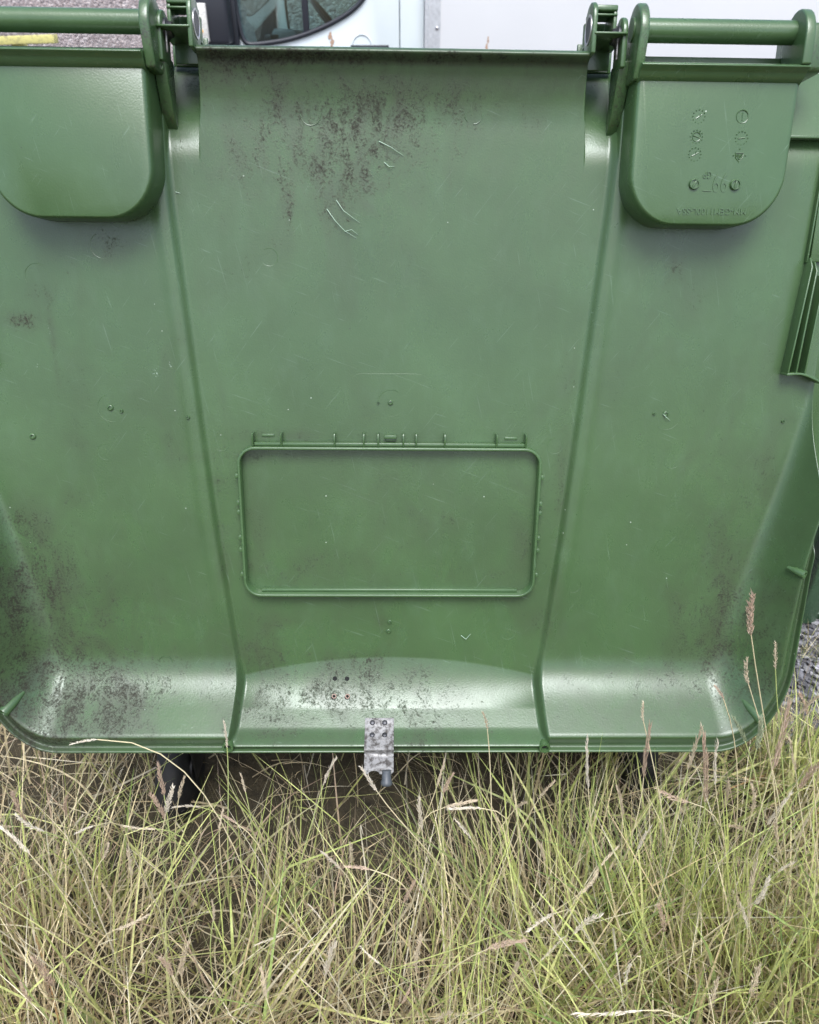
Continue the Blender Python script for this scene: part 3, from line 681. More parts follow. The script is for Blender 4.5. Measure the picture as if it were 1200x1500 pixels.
def blur_table(t, s):
    g = np.arange(-1.0, .08, .0005)
    y = np.interp(g, [p[0] for p in t], [p[1] for p in t])
    k = np.exp(-.5 * (np.arange(-60, 61) * .0005 / s) ** 2)
    return np.stack([g, np.convolve(np.pad(y, 60, mode='edge'), k / k.sum(), 'valid')], -1)
TOP_CS, TOP_HS = blur_table(TOP_C, .006), blur_table(TOP_H, .007)

def lid_d(u, v):
    x = (W - np.abs(u)) * (1.45 + 1.7 * sstep(-.82, -.50, v))
    x = x + .13 * sstep(-.68, -.34, v)          # the end walls stop below the rib pockets
    y = v - VB
    R = 0.15
    cx, cy = np.maximum(R - x, 0), np.maximum(R - y, 0)
    return np.where((x < R) & (y < R), R - np.sqrt(cx ** 2 + cy ** 2), np.minimum(x, y))

def lid_w(u, v):
    u = np.asarray(u, float); v = np.asarray(v, float)
    d = np.maximum(lid_d(u, v), 0)
    c = np.interp(v, CR_V, CR_U)
    a = np.abs(u)
    cm = 1 - sstep(c - .0085, c + .0025, a)
    q = np.clip(1 - (u / .238) ** 2, 0, 1)
    D0 = .088 + .033 * q                # where the floor breaks into the front curve: an arch
    w5 = float(tab(PD_C, .050))
    av = w5 / (D0 - .050)
    s0 = av * (.26 + .26 * q)
    t = np.clip(D0 - d, 0, None)
    arch = s0 * t + (2 * av - 2 * s0) * t ** 2 / (2 * (D0 - .050))
    # low rounded shoulder beside the step
    ws = tab(PD_S, d) + .0016 * np.exp(-((a - c - .012) / .008) ** 2) * sstep(.13, .3, v - VB)
    wc = np.where(d > .050, arch, tab(PD_C, d)) - .0090 * sstep(.012, .03, d)
    w = ws * (1 - cm) + wc * cm
    # the hinge hollows either side of the centre panel are not quite symmetrical
    lean = np.clip(-v / .10, 0, 1)
    uL, uR = .2405 + .0075 * lean, .2475 + .0062 * lean
    mid = sstep(-uL - .0015, -uL + .0005, u) * (1 - sstep(uR - .0005, uR + .0015, u))
    chan = np.where(u < 0, sstep(uL + .0015, uL + .0028, a) * (1 - sstep(.2915, .2930, a)), sstep(uR + .0015, uR + .0028, a) * (1 - sstep(.2975, .2990, a))) + sstep(.5085, .510, a)
    w = w + (tab(TOP_CS, v) * (1 - sstep(-.022, -.015, v)) + tab(TOP_C, v) * sstep(-.022, -.015, v)) * mid + tab(TOP_HS, v) * np.clip(chan, 0, 1)
    # gentle uneven sag of the moulding
    w = w + .0014 * np.sin(u * 9 + 1.0) * np.sin(v * 7 + .4) * sstep(.1, .25, d)
    return w

def sw(u, v, off=0.0):
    return float(lid_w(u, v)) + off

def make_lid():
    us = np.unique(np.round(np.concatenate([np.linspace(-W, W, 500), np.linspace(-W, -.53, 60), np.linspace(.53, W, 60), np.linspace(.572, W, 60), np.linspace(-W, -.572, 60)]
        + [np.linspace(-.2515, -.2395, 21), np.linspace(.2465, .2570, 19), np.linspace(-.2935, -.291, 5), np.linspace(.2970, .2995, 5)]
        + [s * np.linspace(.508, .5105, 5) for s in (-1, 1)]), 5))
    vs = np.concatenate([np.linspace(VB, VB + .036, 44), np.linspace(VB + .037, VB + .14, 62), np.linspace(VB + .1435, -.13, 190), np.linspace(-.127, -.02, 44), np.linspace(-.0185, 0, 14)])
    U, V = np.meshgrid(us / W, vs)
    # half width shrinks through the rounded bottom corners
    t = np.clip((V - VB) / .15, 0, 1)
    hw = W - (.15 / 1.45) * (1 - np.sqrt(np.clip(1 - (1 - t) ** 2, 0, 1)))
    # keep the columns straight away from the corner
    lim = .50
    Ur = U * W
    U = np.where(np.abs(Ur) > lim, np.sign(Ur) * (lim + (np.abs(Ur) - lim) * (hw - lim) / (W - lim)), Ur)
    Z = lid_w(U, V)
    nr, nc = U.shape
    P = np.stack([U, V, Z], -1).reshape(-1, 3)
    idx = np.arange(nr * nc).reshape(nr, nc)
    Q = np.stack([idx[:-1, :-1], idx[:-1, 1:], idx[1:, 1:], idx[1:, :-1]], -1).reshape(-1, 4)
    # rolled rim all the way round so that the sheet has its real thickness, then a back sheet 4 mm behind
    B = P.copy(); B[:, 2] -= .0042
    top = np.isclose(P[:, 1], 0.0)
    n = len(P)
    per = np.concatenate([idx[0, :], idx[1:, -1], idx[-1, -2::-1], idx[-2:0:-1, 0]])
    R = np.stack([per, np.roll(per, -1), np.roll(per, -1) + n, per + n], -1)[:, ::-1]
    allP = np.concatenate([P, B])
    allQ = np.concatenate([Q, Q[:, ::-1] + n, R])
    # stains and shade: red = dark dirt, green = pale scuffs, blue = brown grime and painted shade
    u, v = P[:, 0], P[:, 1]
    dirt = .13 + .17 * np.clip(np.sin(u * 13 + 2 * np.sin(v * 9)) * np.cos(v * 11 + 2.2 * np.sin(u * 8)) + .25 * np.sin(u * 41 + v * 23), 0, 1); scuff = np.full(n, .06)
    for (a, b, ra, rb, k) in DIRT_SHADE:
        g = k * np.exp(-(((u - a) / (ra * 1.1)) ** 2 + ((v - b) / (rb * 1.1)) ** 2) * .9)
        dirt = 1 - (1 - dirt) * (1 - g)
    for (a, b, ra, rb, k) in SCUFF:
        g = k * np.exp(-(((u - a) / ra) ** 2 + ((v - b) / rb) ** 2))
        scuff = 1 - (1 - scuff) * (1 - g)
    d = lid_d(u, v)
    film_shade = np.zeros(n)
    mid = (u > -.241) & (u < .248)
    film_shade = np.maximum(film_shade, mid * .95 * np.exp(-((v + .012) / .007) ** 2))  # shade below the overhanging top lip, painted into the colour
    film_shade = np.maximum(film_shade, mid * .22 * np.exp(-((v + .045) / .03) ** 2))
    film_shade = np.maximum(film_shade, mid * .60 * np.exp(-((v + .030) / .020) ** 2))  # wider grime and painted shade, fading down from the lip
    inc = np.abs(u) < .24
    film_shade = np.maximum(film_shade, np.where(inc, .8 * np.exp(-((d - .0077) / .0016) ** 2), .45 * np.exp(-((d - .010) / .004) ** 2)) * (v < -.5))  # shade painted along the recess of the rim
    col = np.zeros((2 * n, 4)); col[:n, 0] = dirt; col[:n, 1] = scuff; col[:n, 2] = film_shade; col[:, 3] = 1
    me = np_mesh('lid', allP, allQ, True, col, 'stain_shade')
    return link('lid', me, M['lid'], bin_root, ML)
lid = make_lid()

# ---- ring witness marks, gate nubs, shavings left in the moulding
for (a, b, r) in RINGS:
    mb = MB()
    a0 = random.uniform(0, 6.28)
    mb.ring((a, b, sw(a, b) - .0002), r,   .0004, n=36, k=5, a0=a0, a1=a0 + random.uniform(3.2, 6.2))
    mb.build('ejector_mark', M['plastic'], lid)
for (a, b, r) in NUBS:
    mb = MB()
    z = sw(a, b)
    mb.lathe((a, b, z - .001), (0, 0, 1), [(r, 0), (r, .0024), (r * .75, .0034), (r * .55, .0034), (r * .5, .0016), (.0003, .0016)], 14)
    mb.build('gate_nub', M['plastic'], lid)
for c in CURLS:
    pts = []
    for i, (a, b) in enumerate(c):
        pts.append((a, b, sw(a, b) + .0008 + .004 * math.sin(math.pi * i / max(1, len(c) - 1))))
    fine = []
    for i in range(len(pts) - 1):
        for t in (0, .33, .66):
            fine.append(Vector(pts[i]).lerp(Vector(pts[i + 1]), t))
    fine.append(Vector(pts[-1]))
    MB().tube(fine, .0007, 6, True, .0003).build('plastic_shaving', M['shaving'], lid)

def rrect(u0, u1, v0, v1, rb, rt, n=8):
    """outline, anticlockwise from the lower left corner; rb / rt: lower and upper corner radii"""
    pts = []
    for (cx, cy, r, a) in ((u0 + rb, v0 + rb, rb, 180), (u1 - rb, v0 + rb, rb, 270), (u1 - rt, v1 - rt, rt, 0), (u0 + rt, v1 - rt, rt, 90)):
        for i in range(n + 1):
            q = math.radians(a + 90 * i / n)
            pts.append((cx + r * math.cos(q), cy + r * math.sin(q)))
    return pts

for (a, b) in PANELS:
    mb = MB()
    o = rrect(a - .060, a + .060, b - .040, b + .040, .02, .02, 6)
    path = [(p[0], p[1], sw(p[0], p[1]) - .0003) for p in o]
    path.append(path[0])
    mb.tube(path,   .0004, 4, False)
    mb.build('moulded_outline', M['plastic'], lid)

# ---- raised frame for a label plate with its clips
fr = MB()
FU, F0, F1 = .2212, -.7365, -.5045
rings = []
for (ins, w) in ((0, -.014), (.0003, .0055), (.001, .0062), (.0036, .0062), (.0043, .0055), (.0046, -.014)):
    rings.append([(p[0], p[1], w + (.0025 if w > 0 else 0)) for p in rrect(-FU + ins, FU - ins, F0 + ins, F1 - ins, .026 - ins, .026 - ins, 8)])
n = len(rings[0])
vs = [p for r in rings for p in r]
fs = [(i * n + k, i * n + (k + 1) % n, (i + 1) * n + (k + 1) % n, (i + 1) * n + k) for i in range(len(rings) - 1) for k in range(n)]
fr.add(vs, fs)
frame = fr.build('label_frame', M['plastic'], bin_root, ML)
MB().box(-.196, .196, -.5040, -.4990, -.013, .0030).build('outer_ledge', M['plastic'], frame, bevel=.001)
MB().box(-.196, .196, F0 + .0048, F0 + .0095, -.013, -.0015).build('inner_ledge', M['plastic'], frame, bevel=.001)
def clip(x0, x1, y0, y1, h):
    MB().box(x0, x1, y0, y1, -.014, h).build('clip_tab', M['plastic'], frame, bevel=.0006)
for i, x in enumerate((-.1975, -.1565, -.0801, -.0379, -.0173, .019, .0377, .0791, .1541, .1966)):
    hi = .013 if i in (0, 1, 8, 9) else .010
    MB().add([(x - .0012 + a, v, w) for a in (0, .0024) for (v, w) in ((-.5045, -.014), (-.5045, .005), (-.492, .0075), (-.4855, .0055 + hi - .010), (-.4855, -.014))],
             [(0, 1, 2, 3, 4), (9, 8, 7, 6, 5), (0, 5, 6, 1), (1, 6, 7, 2), (2, 7, 8, 3), (3, 8, 9, 4), (4, 9, 5, 0)]).build('clip_tab', M['plastic'], frame, bevel=.0004)
for y in (-.549, -.5892, -.6038, -.643, -.6624, -.7016):
    for s in (-1, 1):
        a, b = sorted((s * (FU + .0003), s * (FU + .0045)))
        clip(a, b, y - .0034, y + .0034, .004)
clip(-.1860, -.1680, -.4925, -.4885, -.0075)
clip(.1670, .1855, -.4950, -.4910, -.0075)
clip(-.0088, .0092, -.4935, -.4885, -.001)
clip(-.0070, .0074, -.4975, -.4937, -.005)

# ---- screw bosses along the rim
BK = {.5935: .72}
for (a, b, ln, tilt) in ((-.5717, -.8937, .040, (.42, .42)), (-.2443, -.9540, .026, (.0, .12)), (.2378, -.9560, .026, (.0, .12)), (.5639, -.9070, .040, (-.42, .42)), (.5935, -.672, .026, (-.55, .15))):
    ax = Vector((-tilt[0], -tilt[1], .75)).normalized()
    tip = Vector((a, b, .077))
    mb = MB()
    mb.lathe(tip - ax * ln, ax, [(r * BK.get(a, 1), h) for r, h in [(.0035, 0), (.0072, ln * .45), (.0088, ln - .002), (.0084, ln), (.0056, ln), (.0052, ln - .004), (.0052, ln - .008), (.0008, ln - .008)]], 18)
    bo = mb.build('screw_boss', M['plastic'], lid)
    MB().lathe(tip - ax * .0078, ax, [(.0050 * BK.get(a, 1), 0), (.0050 * BK.get(a, 1), .0012)], 14).build('screw_hole', M['hole'], bo)
for (a, b, pl) in ((-.0868, -.8785, 0), (-.0675, -.8785, 0), (-.0885, -.9035, 1), (-.0675, -.9035, 1)):
    e = .002
    nrm = Vector((-(sw(a + e, b) - sw(a - e, b)) / (2 * e), -(sw(a, b + e) - sw(a, b - e)) / (2 * e), 1)).normalized()
    p = Vector((a, b, sw(a, b)))
    h = MB().lathe(p - nrm * .002, nrm, [(.0036, 0), (.0036, .0024)], 16).build('drilled_hole', M['hole'], lid)
    if pl:
        q = p + Vector((.0015, .0040, .0038))
        MB().ring(q, .0030, .0009, nrm, 16, 6).build('torn_plug', M['plug'], h)

# ---- boxed arms either side with their grip bars
def box_arm(s):
    o = 0 if s < 0 else .006            # the right arm stands a little further out
    vt = -.0175 if s < 0 else -.0225    # and its top edge a little lower
    rows = []
    for (ins, w) in ((0, -.014), (.0004, .012), (.0008, .032), (.0014, .038), (.0026, .0420), (.0045, .0445), (.0065, .0452)):
        pts = rrect(.2945 + o + ins, .5078 - ins * 1.3, -.2050 + ins * .5, vt, .062 - ins * .6, .003, 12)
        out = []
        for (a, b) in pts:
            t = max(0, min(1, (a - .30) / .2))
            a2 = a - .042 * t * max(0, -b - .026)
            out.append((s * a2, b, w - .002 + .05 * max(0, -b - .03) if w > 0 else w))
        rows.append(out)
    n = len(rows[0])
    vs = [p for r in rows for p in r]
    fs = [(i * n + k, i * n + (k + 1) % n, (i + 1) * n + (k + 1) % n, (i + 1) * n + k) for i in range(len(rows) - 1) for k in range(n)]
    fs.append(tuple((len(rows) - 1) * n + k for k in range(n)))
    b = MB().add(vs, fs).build('box_arm', M['plastic'], bin_root, ML)
    # moulded lip along the top edge: two coves under a thin nose
    prof = [(-.0215, .034), (-.0185, .0400), (-.0160, .0440), (-.0125, .0495), (-.0090, .0510), (-.0065, .0525), (-.0040, .0580), (-.0026, .0595), (-.0016, .0590), (.0010, .0545), (.0014, .025)]
    prof = [(v + vt, w + .001) for v, w in prof]
    u0, u1 = (.2955, .5035) if s < 0 else (.3020, .5060)
    n = len(prof)
    vs = []
    for du in (0, 1):
        for (v, w) in prof:
            uu = u0 if du == 0 else u1 - .10 * max(0, -v + vt)
            vs.append((s * uu, v, w))
    fs = [tuple(range(n)), tuple(range(2 * n - 1, n - 1, -1))] + [(i, (i + 1) % n, n + (i + 1) % n, n + i) for i in range(n)]
    MB().add(vs, fs).build('top_lip', M['plastic'], b, bevel=.0005)
    # cheeks carry the bar
    def cheek(u0, u1, c, r, mat, base, front, bv):
        pts = [(base, c[1] - r + .004)]
        for i in range(15):
            q = math.pi * i / 14
            pts.append((c[0] + r * 1.2 * math.sin(q), c[1] - r * math.cos(q)))
        pts.append((base, front))
        MB().prism(pts, 0, *sorted((s * u0, s * u1))).build('cheek', mat, b, bevel=bv, segs=3)
    ci = (.2830, .2955) if s < 0 else (.2960, .3075)
    cheek(ci[0], ci[1], (.0105, .030), .0305, M['grimy'], vt - .016, .046, .0028)
    cheek(.4945, .5065, (.0075, .031), .0300, M['plastic'], vt, .0605, .0022)
    x0, x1 = sorted((s * .294, s * .498))
    MB().tube([(x0 + (x1 - x0) * i / 12, .0205, .026) for i in range(13)], .0132, 24).build('grip_bar', M['plastic'], b)
    MB().prism([(vt, .0), (vt, .045), (vt + .022, .040), (vt + .026, .002)], 0, *sorted((s * .5060, s * .5105))).build('gusset', M['plastic'], b, bevel=.001)
    MB().prism([(s * (ci[1] - .001), vt - .001), (s * (ci[1] + .015), vt - .001), (s * (ci[1] - .001), vt + .016)], 2, .024, .028).build('gusset', M['plastic'], b)
    # stiffener beside the arm, with its moulded hole
    MB().add([(s * (a + o), v, w) for a in (.2790, .2940) for (v, w) in ((-.010, -.02), (-.010, .0190), (-.012, .0220), (-.04, .0110), (-.070, -.0030), (-.09, -.022))],
             [(0, 1, 2, 3, 4, 5), (11, 10, 9, 8, 7, 6)] + [(i, (i + 1) % 6, 6 + (i + 1) % 6, 6 + i) for i in range(6)]).build('stiffener', M['grimy'], b, bevel=.0012)
    if s < 0:
        c = Vector((s * .2865, -.0255, .0200)); ax = Vector((0, .25, .95)).normalized()
        MB().ring(c, .0048, .0011, ax, 18, 6).build('moulded_ring', M['plastic'], b)
        MB().lathe(c - ax * .001, ax, [(.0042, 0), (.0042, .0015)], 14).build('drilled_hole', M['hole'], b)
    return b
left_arm = box_arm(-1)
right_arm = box_arm(1)

# ---- hinge knuckles between the centre panel and the arms
def hinge(s):
    o = 0 if s < 0 else .0055
    X = lambda a, b: sorted((s * (a + o), s * (b + o)))
    pts = [(-.006, -.012), (-.006, .031), (.034, .0318)]
    for i in range(1, 9):
        q = math.pi * i / 9
        pts.append((.036 + .0175 * math.sin(q), .011 + .0205 * math.cos(q)))
    pts.append((.030, -.0095))
    ear = MB().prism(pts, 0, *X(.2400, .2458)).build('hinge_ear', M['plastic'], bin_root, ML, bevel=.0014)
    MB().box(*X(.2430, .2835), .0142, .0168, -.040, .0330).build('shelf', M['plastic'], ear, bevel=.0009)
    MB().box(*X(.2445, .2745), .0455, .0520, -.030, .0130).build('knuckle_roof', M['plastic'], ear, bevel=.0015)
    MB().box(*X(.2445, .2745), .0400, .0425, .0060, .0130).build('knuckle_lip', M['plastic'], ear, bevel=.0010)
    MB().box(*X(.2700, .2745), .0168, .0460, -.030, .0110).build('knuckle_wall', M['plastic'], ear, bevel=.0008)
    MB().box(*X(.2445, .2800), -.0080, .0460, -.042, -.034).build('knuckle_back', M['plastic'], ear, bevel=.0008)
    MB().box(*X(.2430, .2895), -.0040, .0300, -.066, -.060).build('hollow_back', M['plastic'], ear, bevel=.0008)
    MB().box(*X(.2475, .2630), .0185, .0340, -.0325, -.0215).build('pin_block', M['black'], ear, bevel=.0012)
    MB().lathe((s * (.2400 + o), .024, .011), (-s, 0, 0), [(.0165, -.003), (.0165, .0012), (.0140, .0012), (.0135, .0004)], 24).build('pivot_bush', M['alu'], ear)
    MB().lathe((s * (.2400 + o), .024, .011), (-s, 0, 0), [(.0132, -.003), (.0132, .0008), (.004, .0008)], 24).build('pivot_bore', M['van_black'], ear)
    pts = [(-.02, .0), (-.02, .0275)]
    for i in range(13):
        q = math.pi * i / 12
        pts.append((.020 + .0185 * math.sin(q), .009 + .0190 * math.cos(q)))
    pts.append((-.02, -.010))
    pl = MB().prism(pts, 0, *X(.2785, .2850)).build('pin_plate', M['plastic'], bin_root, ML, bevel=.0014)
    MB().lathe((s * (.2785 + o), .018, .008), (-s, 0, 0), [(.0125, 0), (.0125, .003), (.010, .005), (.0085, .009), (.006, .009)], 20).build('hinge_pin', M['dark_steel'], pl)
    MB().box(*X(.2740, .2757), -.010, .0135, .016, .021).build('retaining_clip', M['steel'], pl, bevel=.0005)
hinge(-1)
hinge(1)

# ---- ribbed pocket moulded at each end of the lid
def pocket(s):
    def wall(u0, u1, thick, top, wf, v0=-.3935):
        """a rib leaning outward towards the hinge; (u0, u1): its line at the bottom and at the top"""
        vs = []
        for a in (-thick / 2, thick / 2):
            for (v, w) in ((v0, -.012), (v0, wf), (top - .012, wf), (top, wf - .010), (top, -.012)):
                vs.append((s * (a + u0 + (u1 - u0) * (v - v0) / .15), v, w))
        return MB().add(vs, [(0, 1, 2, 3, 4), (9, 8, 7, 6, 5)] + [(i, (i + 1) % 5, 5 + (i + 1) % 5, 5 + i) for i in range(5)])
    p = wall(.5550, .5668, .0022, -.240, .0215).build('rib_pocket', M['plastic'], bin_root, ML, bevel=.0006)
    wall(.5668, .5745, .0022, -.245, .0205).build('rib', M['plastic'], p, bevel=.0006)
    wall(.5800, .5880, .0022, -.262, .0190).build('rib', M['plastic'], p, bevel=.0006)
    wall(.5652, .5690, .0022, -.10, .0080, -.246).build('rib', M['plastic'], p, bevel=.0005)
    MB().box(*sorted((s * .5700, s * .6035)), -.245, -.10, -.006, .0060).build('pocket_floor', M['plastic'], p, bevel=.001)
    MB().prism([(s * .560, -.66), (s * .612, -.66), (s * .640, -.60), (s * .640, -.10), (s * .560, -.10)], 2, -.018, -.010).build('side_skirt', M['plastic'], p, bevel=.002)
    pts = [(.5535, -.3935), (.5640, -.3925), (.5740, -.3925), (.5830, -.3945), (.5930, -.3985), (.6060, -.4050), (.6060, -.4085), (.5930, -.4020), (.5830, -.3980), (.5740, -.3955), (.5640, -.3955), (.5535, -.3965)]
    MB().prism([(s * a, b) for a, b in pts], 2, -.01, .0218).build('bottom_flange', M['plastic'], p, bevel=.0006)
    # lip under the outer hinge hollow
    MB().box(*sorted((s * .5090, s * .603)), -.0935, -.0895, -.012, .009).build('hollow_lip', M['plastic'], p, bevel=.0010)
    MB().box(*sorted((s * .5090, s * .545)), -.020, .036, -.05, .02).build('outer_knuckle', M['grimy'], p, bevel=.006)
pocket(-1)
pocket(1)

# ---- latch plate riveted to the middle of the front edge
def latch():
    u0, u1, uc = -.0378, .0070, -.0154
    pv = [-.9265, -.9310, -.9370, -.9430, -.9480, -.9520]
    path = [(v, sw(uc, v) + .0026) for v in pv]
    path += [(-.9545, .0800), (-.9570, .0798), (-.9605, .0775), (-.9640, .0756), (-.9662, .0760), (-.9685, .0800), (-.9720, .0870), (-.9780, .0990)]
    t = .0018
    prof = [(v, w) for v, w in path] + [(v - t * .55, w - t * .9) for v, w in reversed(path)]
    mb = MB().prism(prof, 0, u0, u1)
    pl = mb.build('latch_plate', M['steel'], bin_root, ML, bevel=.0004, ang=60)
    # lower edge: a lobe and a hooked tooth either side of the notch
    (v1, w1) = path[-1]
    dv, dw = -.45, .89
    out = [(u0, 0)]
    out += [(u0 + .002, .004), (u0 + .006, .0055)]
    for i in range(7):
        q = math.radians(180 - 180 * i / 6)
        out.append((-.0225 + .0085 * math.cos(q), .0055 - .0055 * math.sin(q)))
    out += [(-.004, .0070), (.003, .0060), (u1, .002), (u1, 0)]
    vs = [(a, v1 + dv * b, w1 + dw * b) for a, b in out] + [(a, v1 + dv * b - t * .8, w1 + dw * b - t * .5) for a, b in out]
    n = len(out)
    MB().add(vs, [tuple(range(n)), tuple(range(2 * n - 1, n - 1, -1))] + [(i, (i + 1) % n, n + (i + 1) % n, n + i) for i in range(n)]).build('notched_edge', M['steel'], pl)
    for a in (-.0262, -.0070):
        for v in (-.9318, -.9435):
            e = .002
            sl = (sw(uc, v + e) - sw(uc, v - e)) / (2 * e)
            nrm = Vector((0, -sl, 1)).normalized()
            c = Vector((a, v, sw(uc, v) + .0020))
            MB().lathe(c, nrm, [(.0042, 0), (.0040, .0010), (.0030, .0019), (.0012, .0022)], 14).build('rivet', M['dark_steel'], pl)
    ax = Vector((0, -.9, .35)).normalized()
    MB().lathe(Vector((-.0035, v1 - .002, w1 + .003)), ax, [(.0068, -.004), (.0072, .010), (.0088, .013), (.0088, .017), (.0070, .0185)], 18).build('latch_pin', M['pin'], pl)
latch()

# ---- moulded marks and two slotted screws on the right arm (read upside down: the lid hangs open)
def text_mesh(body, size, loc, rot, ext, name, parent, off=0.0, squeeze=1.0):
    cu = bpy.data.curves.new('lettering', 'FONT')
    cu.body = body
    cu.size = size
    cu.extrude = ext
    cu.offset = off
    cu.align_x = 'CENTER'; cu.align_y = 'CENTER'
    cu.resolution_u = 4
    tmp = bpy.data.objects.new('lettering', cu)
    COL.objects.link(tmp)
    dg = bpy.context.evaluated_depsgraph_get()
    me = bpy.data.meshes.new_from_object(tmp.evaluated_get(dg))
    bpy.data.objects.remove(tmp)
    bpy.data.curves.remove(cu)
    me.name = name
    me.materials.clear()
    o = link(name, me, M['plastic'], parent)
    o.matrix_local = Matrix.Translation(loc) @ Matrix.Rotation(rot, 4, 'Z') @ Matrix.Diagonal((squeeze, 1, 1, 1))
    return o

def face_w(v):
    return .0437 + .05 * (-v - .03)
text_mesh('MM-GEM1100L-SSA',   .0108, (.4091, -.1875, face_w(-.1875)), math.pi + .01, .0005, 'moulded_lettering', right_arm)
text_mesh('99', .0330, (.4165, -.1525, face_w(-.1525)), math.pi, .0006, 'moulded_number', right_arm, -.0004, .62)
text_mesh('GP', .0120, (.3994, -.1444, face_w(-.1444)), math.pi, .0007, 'moulded_lettering', right_arm, 0, .75)
for (a, b, rot) in ((.3833, -.1558, 1.05), (.4356, -.1559, 1.35)):
    FW = face_w(b)
    sc = MB().lathe((a, b, FW - .001), (0, 0, 1), [(.0066, 0), (.0066, .0030), (.0058, .0042), (.0050, .0042), (.0046, .0026), (.0003, .0026)], 22).build('slotted_screw', M['plastic'], right_arm)
    mb = MB().box(-.0046, .0046, -.0011, .0011, 0, .0022)
    o = mb.build('screw_slot_bar', M['plastic'], right_arm, bevel=.0004)
    o.matrix_local = Matrix.Translation((a, b, FW + .0012)) @ Matrix.Rotation(rot, 4, 'Z')
for i, (a, b) in enumerate(((.3818, -.0779), (.3812, -.1009), (.3810, -.1211), (.4362, -.0772), (.4379, -.1017), (.4372, -.1219))):
    FW = face_w(b)
    mb = MB()
    if i in (1, 3):
        mb.ring((a, b, FW), .0052 if i == 1 else .0074, .0006, n=24, k=5)
    for k in range(12 if i != 3 else 0):
        q = 2 * math.pi * k / 12
        c = (a + .0076 * math.cos(q), b + .0076 * math.sin(q), FW + .0002)
        if i != 5 or k % 3 == 0:
            mb.ring((c[0], c[1], FW), .0006, .0003, n=6, k=4)
    if i == 5:
        mb.tube([(a - .005, b + .003, FW), (a + .005, b + .003, FW), (a + .004, b - .003, FW), (a, b - .007, FW), (a - .004, b - .003, FW), (a - .005, b + .003, FW)], .0006, 5)
        for (da, db) in ((-.002, 0), (.002, 0), (0, -.003)):
            mb.ring((a + da, b + db, FW), .0012, .0005, n=10, k=4)
    else:
        r = (.6, -.3, .45, 1.57, .15, 0)[i]
        dx, dy = .0044 * math.cos(r), .0044 * math.sin(r)
        mb.tube([(a - dx, b - dy, FW), (a + dx, b + dy, FW - .0002)], .0007, 6)
        if i in (0, 2):
            mb.tube([(a + dx * .2, b + dy * .2, FW + .0003), (a + dy, b + dx, FW + .0003)], .0006, 5)
    mb.build('date_dial', M['plastic'], right_arm)
FW = face_w(-.1635)
MB().tube([(.3950, -.1633, FW), (.4060, -.1636, FW)], .0006, 5).build('moulded_dash', M['plastic'], right_arm)

# ---- body behind the lid, on castors
def rect_ring(x, y0, y1, z, r=.06):
    return [(p[0], p[1], z) for p in rrect(-x, x, y0, y1, r, r, 5)]
def bin_body():
    T = Matrix.Translation((-ROOT.x - .02, -ROOT.y, 0))
    rings = [rect_ring(.50, 1.06, 2.02, .235), rect_ring(.52, 1.045, 2.03, .25), rect_ring(.56, 1.15, 2.09, .85), rect_ring(.59, 1.235, 2.14, 1.17), rect_ring(.63, 1.225, 2.17, 1.18), rect_ring(.63, 1.225, 2.17, 1.225), rect_ring(.585, 1.26, 2.125, 1.225), rect_ring(.55, 1.20, 2.08, .85), rect_ring(.515, 1.07, 2.0, .27)]
    n = len(rings[0])
    vs = [p for r in rings for p in r]
    fs = [(i * n + k, i * n + (k + 1) % n, (i + 1) * n + (k + 1) % n, (i + 1) * n + k) for i in range(len(rings) - 1) for k in range(n)]
    fs += [tuple(range(n - 1, -1, -1)), tuple((len(rings) - 1) * n + k for k in range(n))]
    MB().add(vs, fs).build('body', M['plastic'], bin_root, T)
    for (x, y) in ((-.452, .955), (.46, 1.02), (-.44, 1.93), (.44, 1.93)):
        cw = MB().lathe((x + .02 - .024, y, .100), (1, 0, 0), [(.03, 0), (.085, 0), (.097, .006), (.100, .016), (.100, .032), (.097, .042), (.085, .048), (.03, .048)], 30).build('castor_wheel', M['black'], bin_root, T)
        MB().lathe((x + .02 - .028, y, .100), (1, 0, 0), [(.028, 0), (.028, .056)], 16).build('hub', M['dark_steel'], cw)
        f = MB()
        f.box(x - .014, x - .010, y - .02, y + .07, .08, .222)
        f.box(x + .050, x + .054, y - .02, y + .07, .08, .222)
        f.box(x - .014, x + .054, y + .03, y + .14, .222, .234)
        f.build('fork', M['dark_steel'], cw, bevel=.002)
bin_body()

# ================================================================== GROUND, WALL, RAIL
def sheet(name, pts, z, mat):
    mb = MB().add([(x, y, z) for x, y in pts], [tuple(range(len(pts)))])
    return tag(mb.build(name, mat), kind='structure')
sheet('ground', [(-120, -120), (120, -120), (120, 120), (-120, 120)], 0.0, M['soil'])
edge = [(-9, 1.62), (-1.2, 1.50), (-.4, 1.42), (.15, 1.30), (.5, 1.18), (.75, 1.14), (1.0, 1.10), (1.6, 1.0), (9, .9)]
sheet('gravel_yard', edge + [(9, 40), (-9, 40)], 0.004, M['gravel'])

# pebble-dashed wall
MB().box(-9, 7, 7.75, 7.95, 0, 2.7).build('pebble_dash_wall', M['wall'])
w_ = bpy.data.objects['pebble_dash_wall']
tag(w_, 'grey pebble-dashed wall behind the van and the green bin', 'wall')
MB().box(-9.02, 7.02, 7.72, 7.98, 2.7, 2.78).build('coping', M['gravel'], w_, bevel=.01)

rail = empty('yellow_rail', (-2.9, 5.75, 0), 'worn yellow painted timber rail in front of the pebble-dashed wall', 'rail')
rb = MB().box(-.9, .62, -.035, .035, 1.243, 1.293).build('rail_board', M['yellow'], rail, bevel=.006)
rb.rotation_euler = (0, math.radians(-1.6), 0)
for x in (-.75, .30):
    MB().box(x - .04, x + .04, .0352, .11, 0, 1.262).build('post', M['yellow'], rail, bevel=.006)

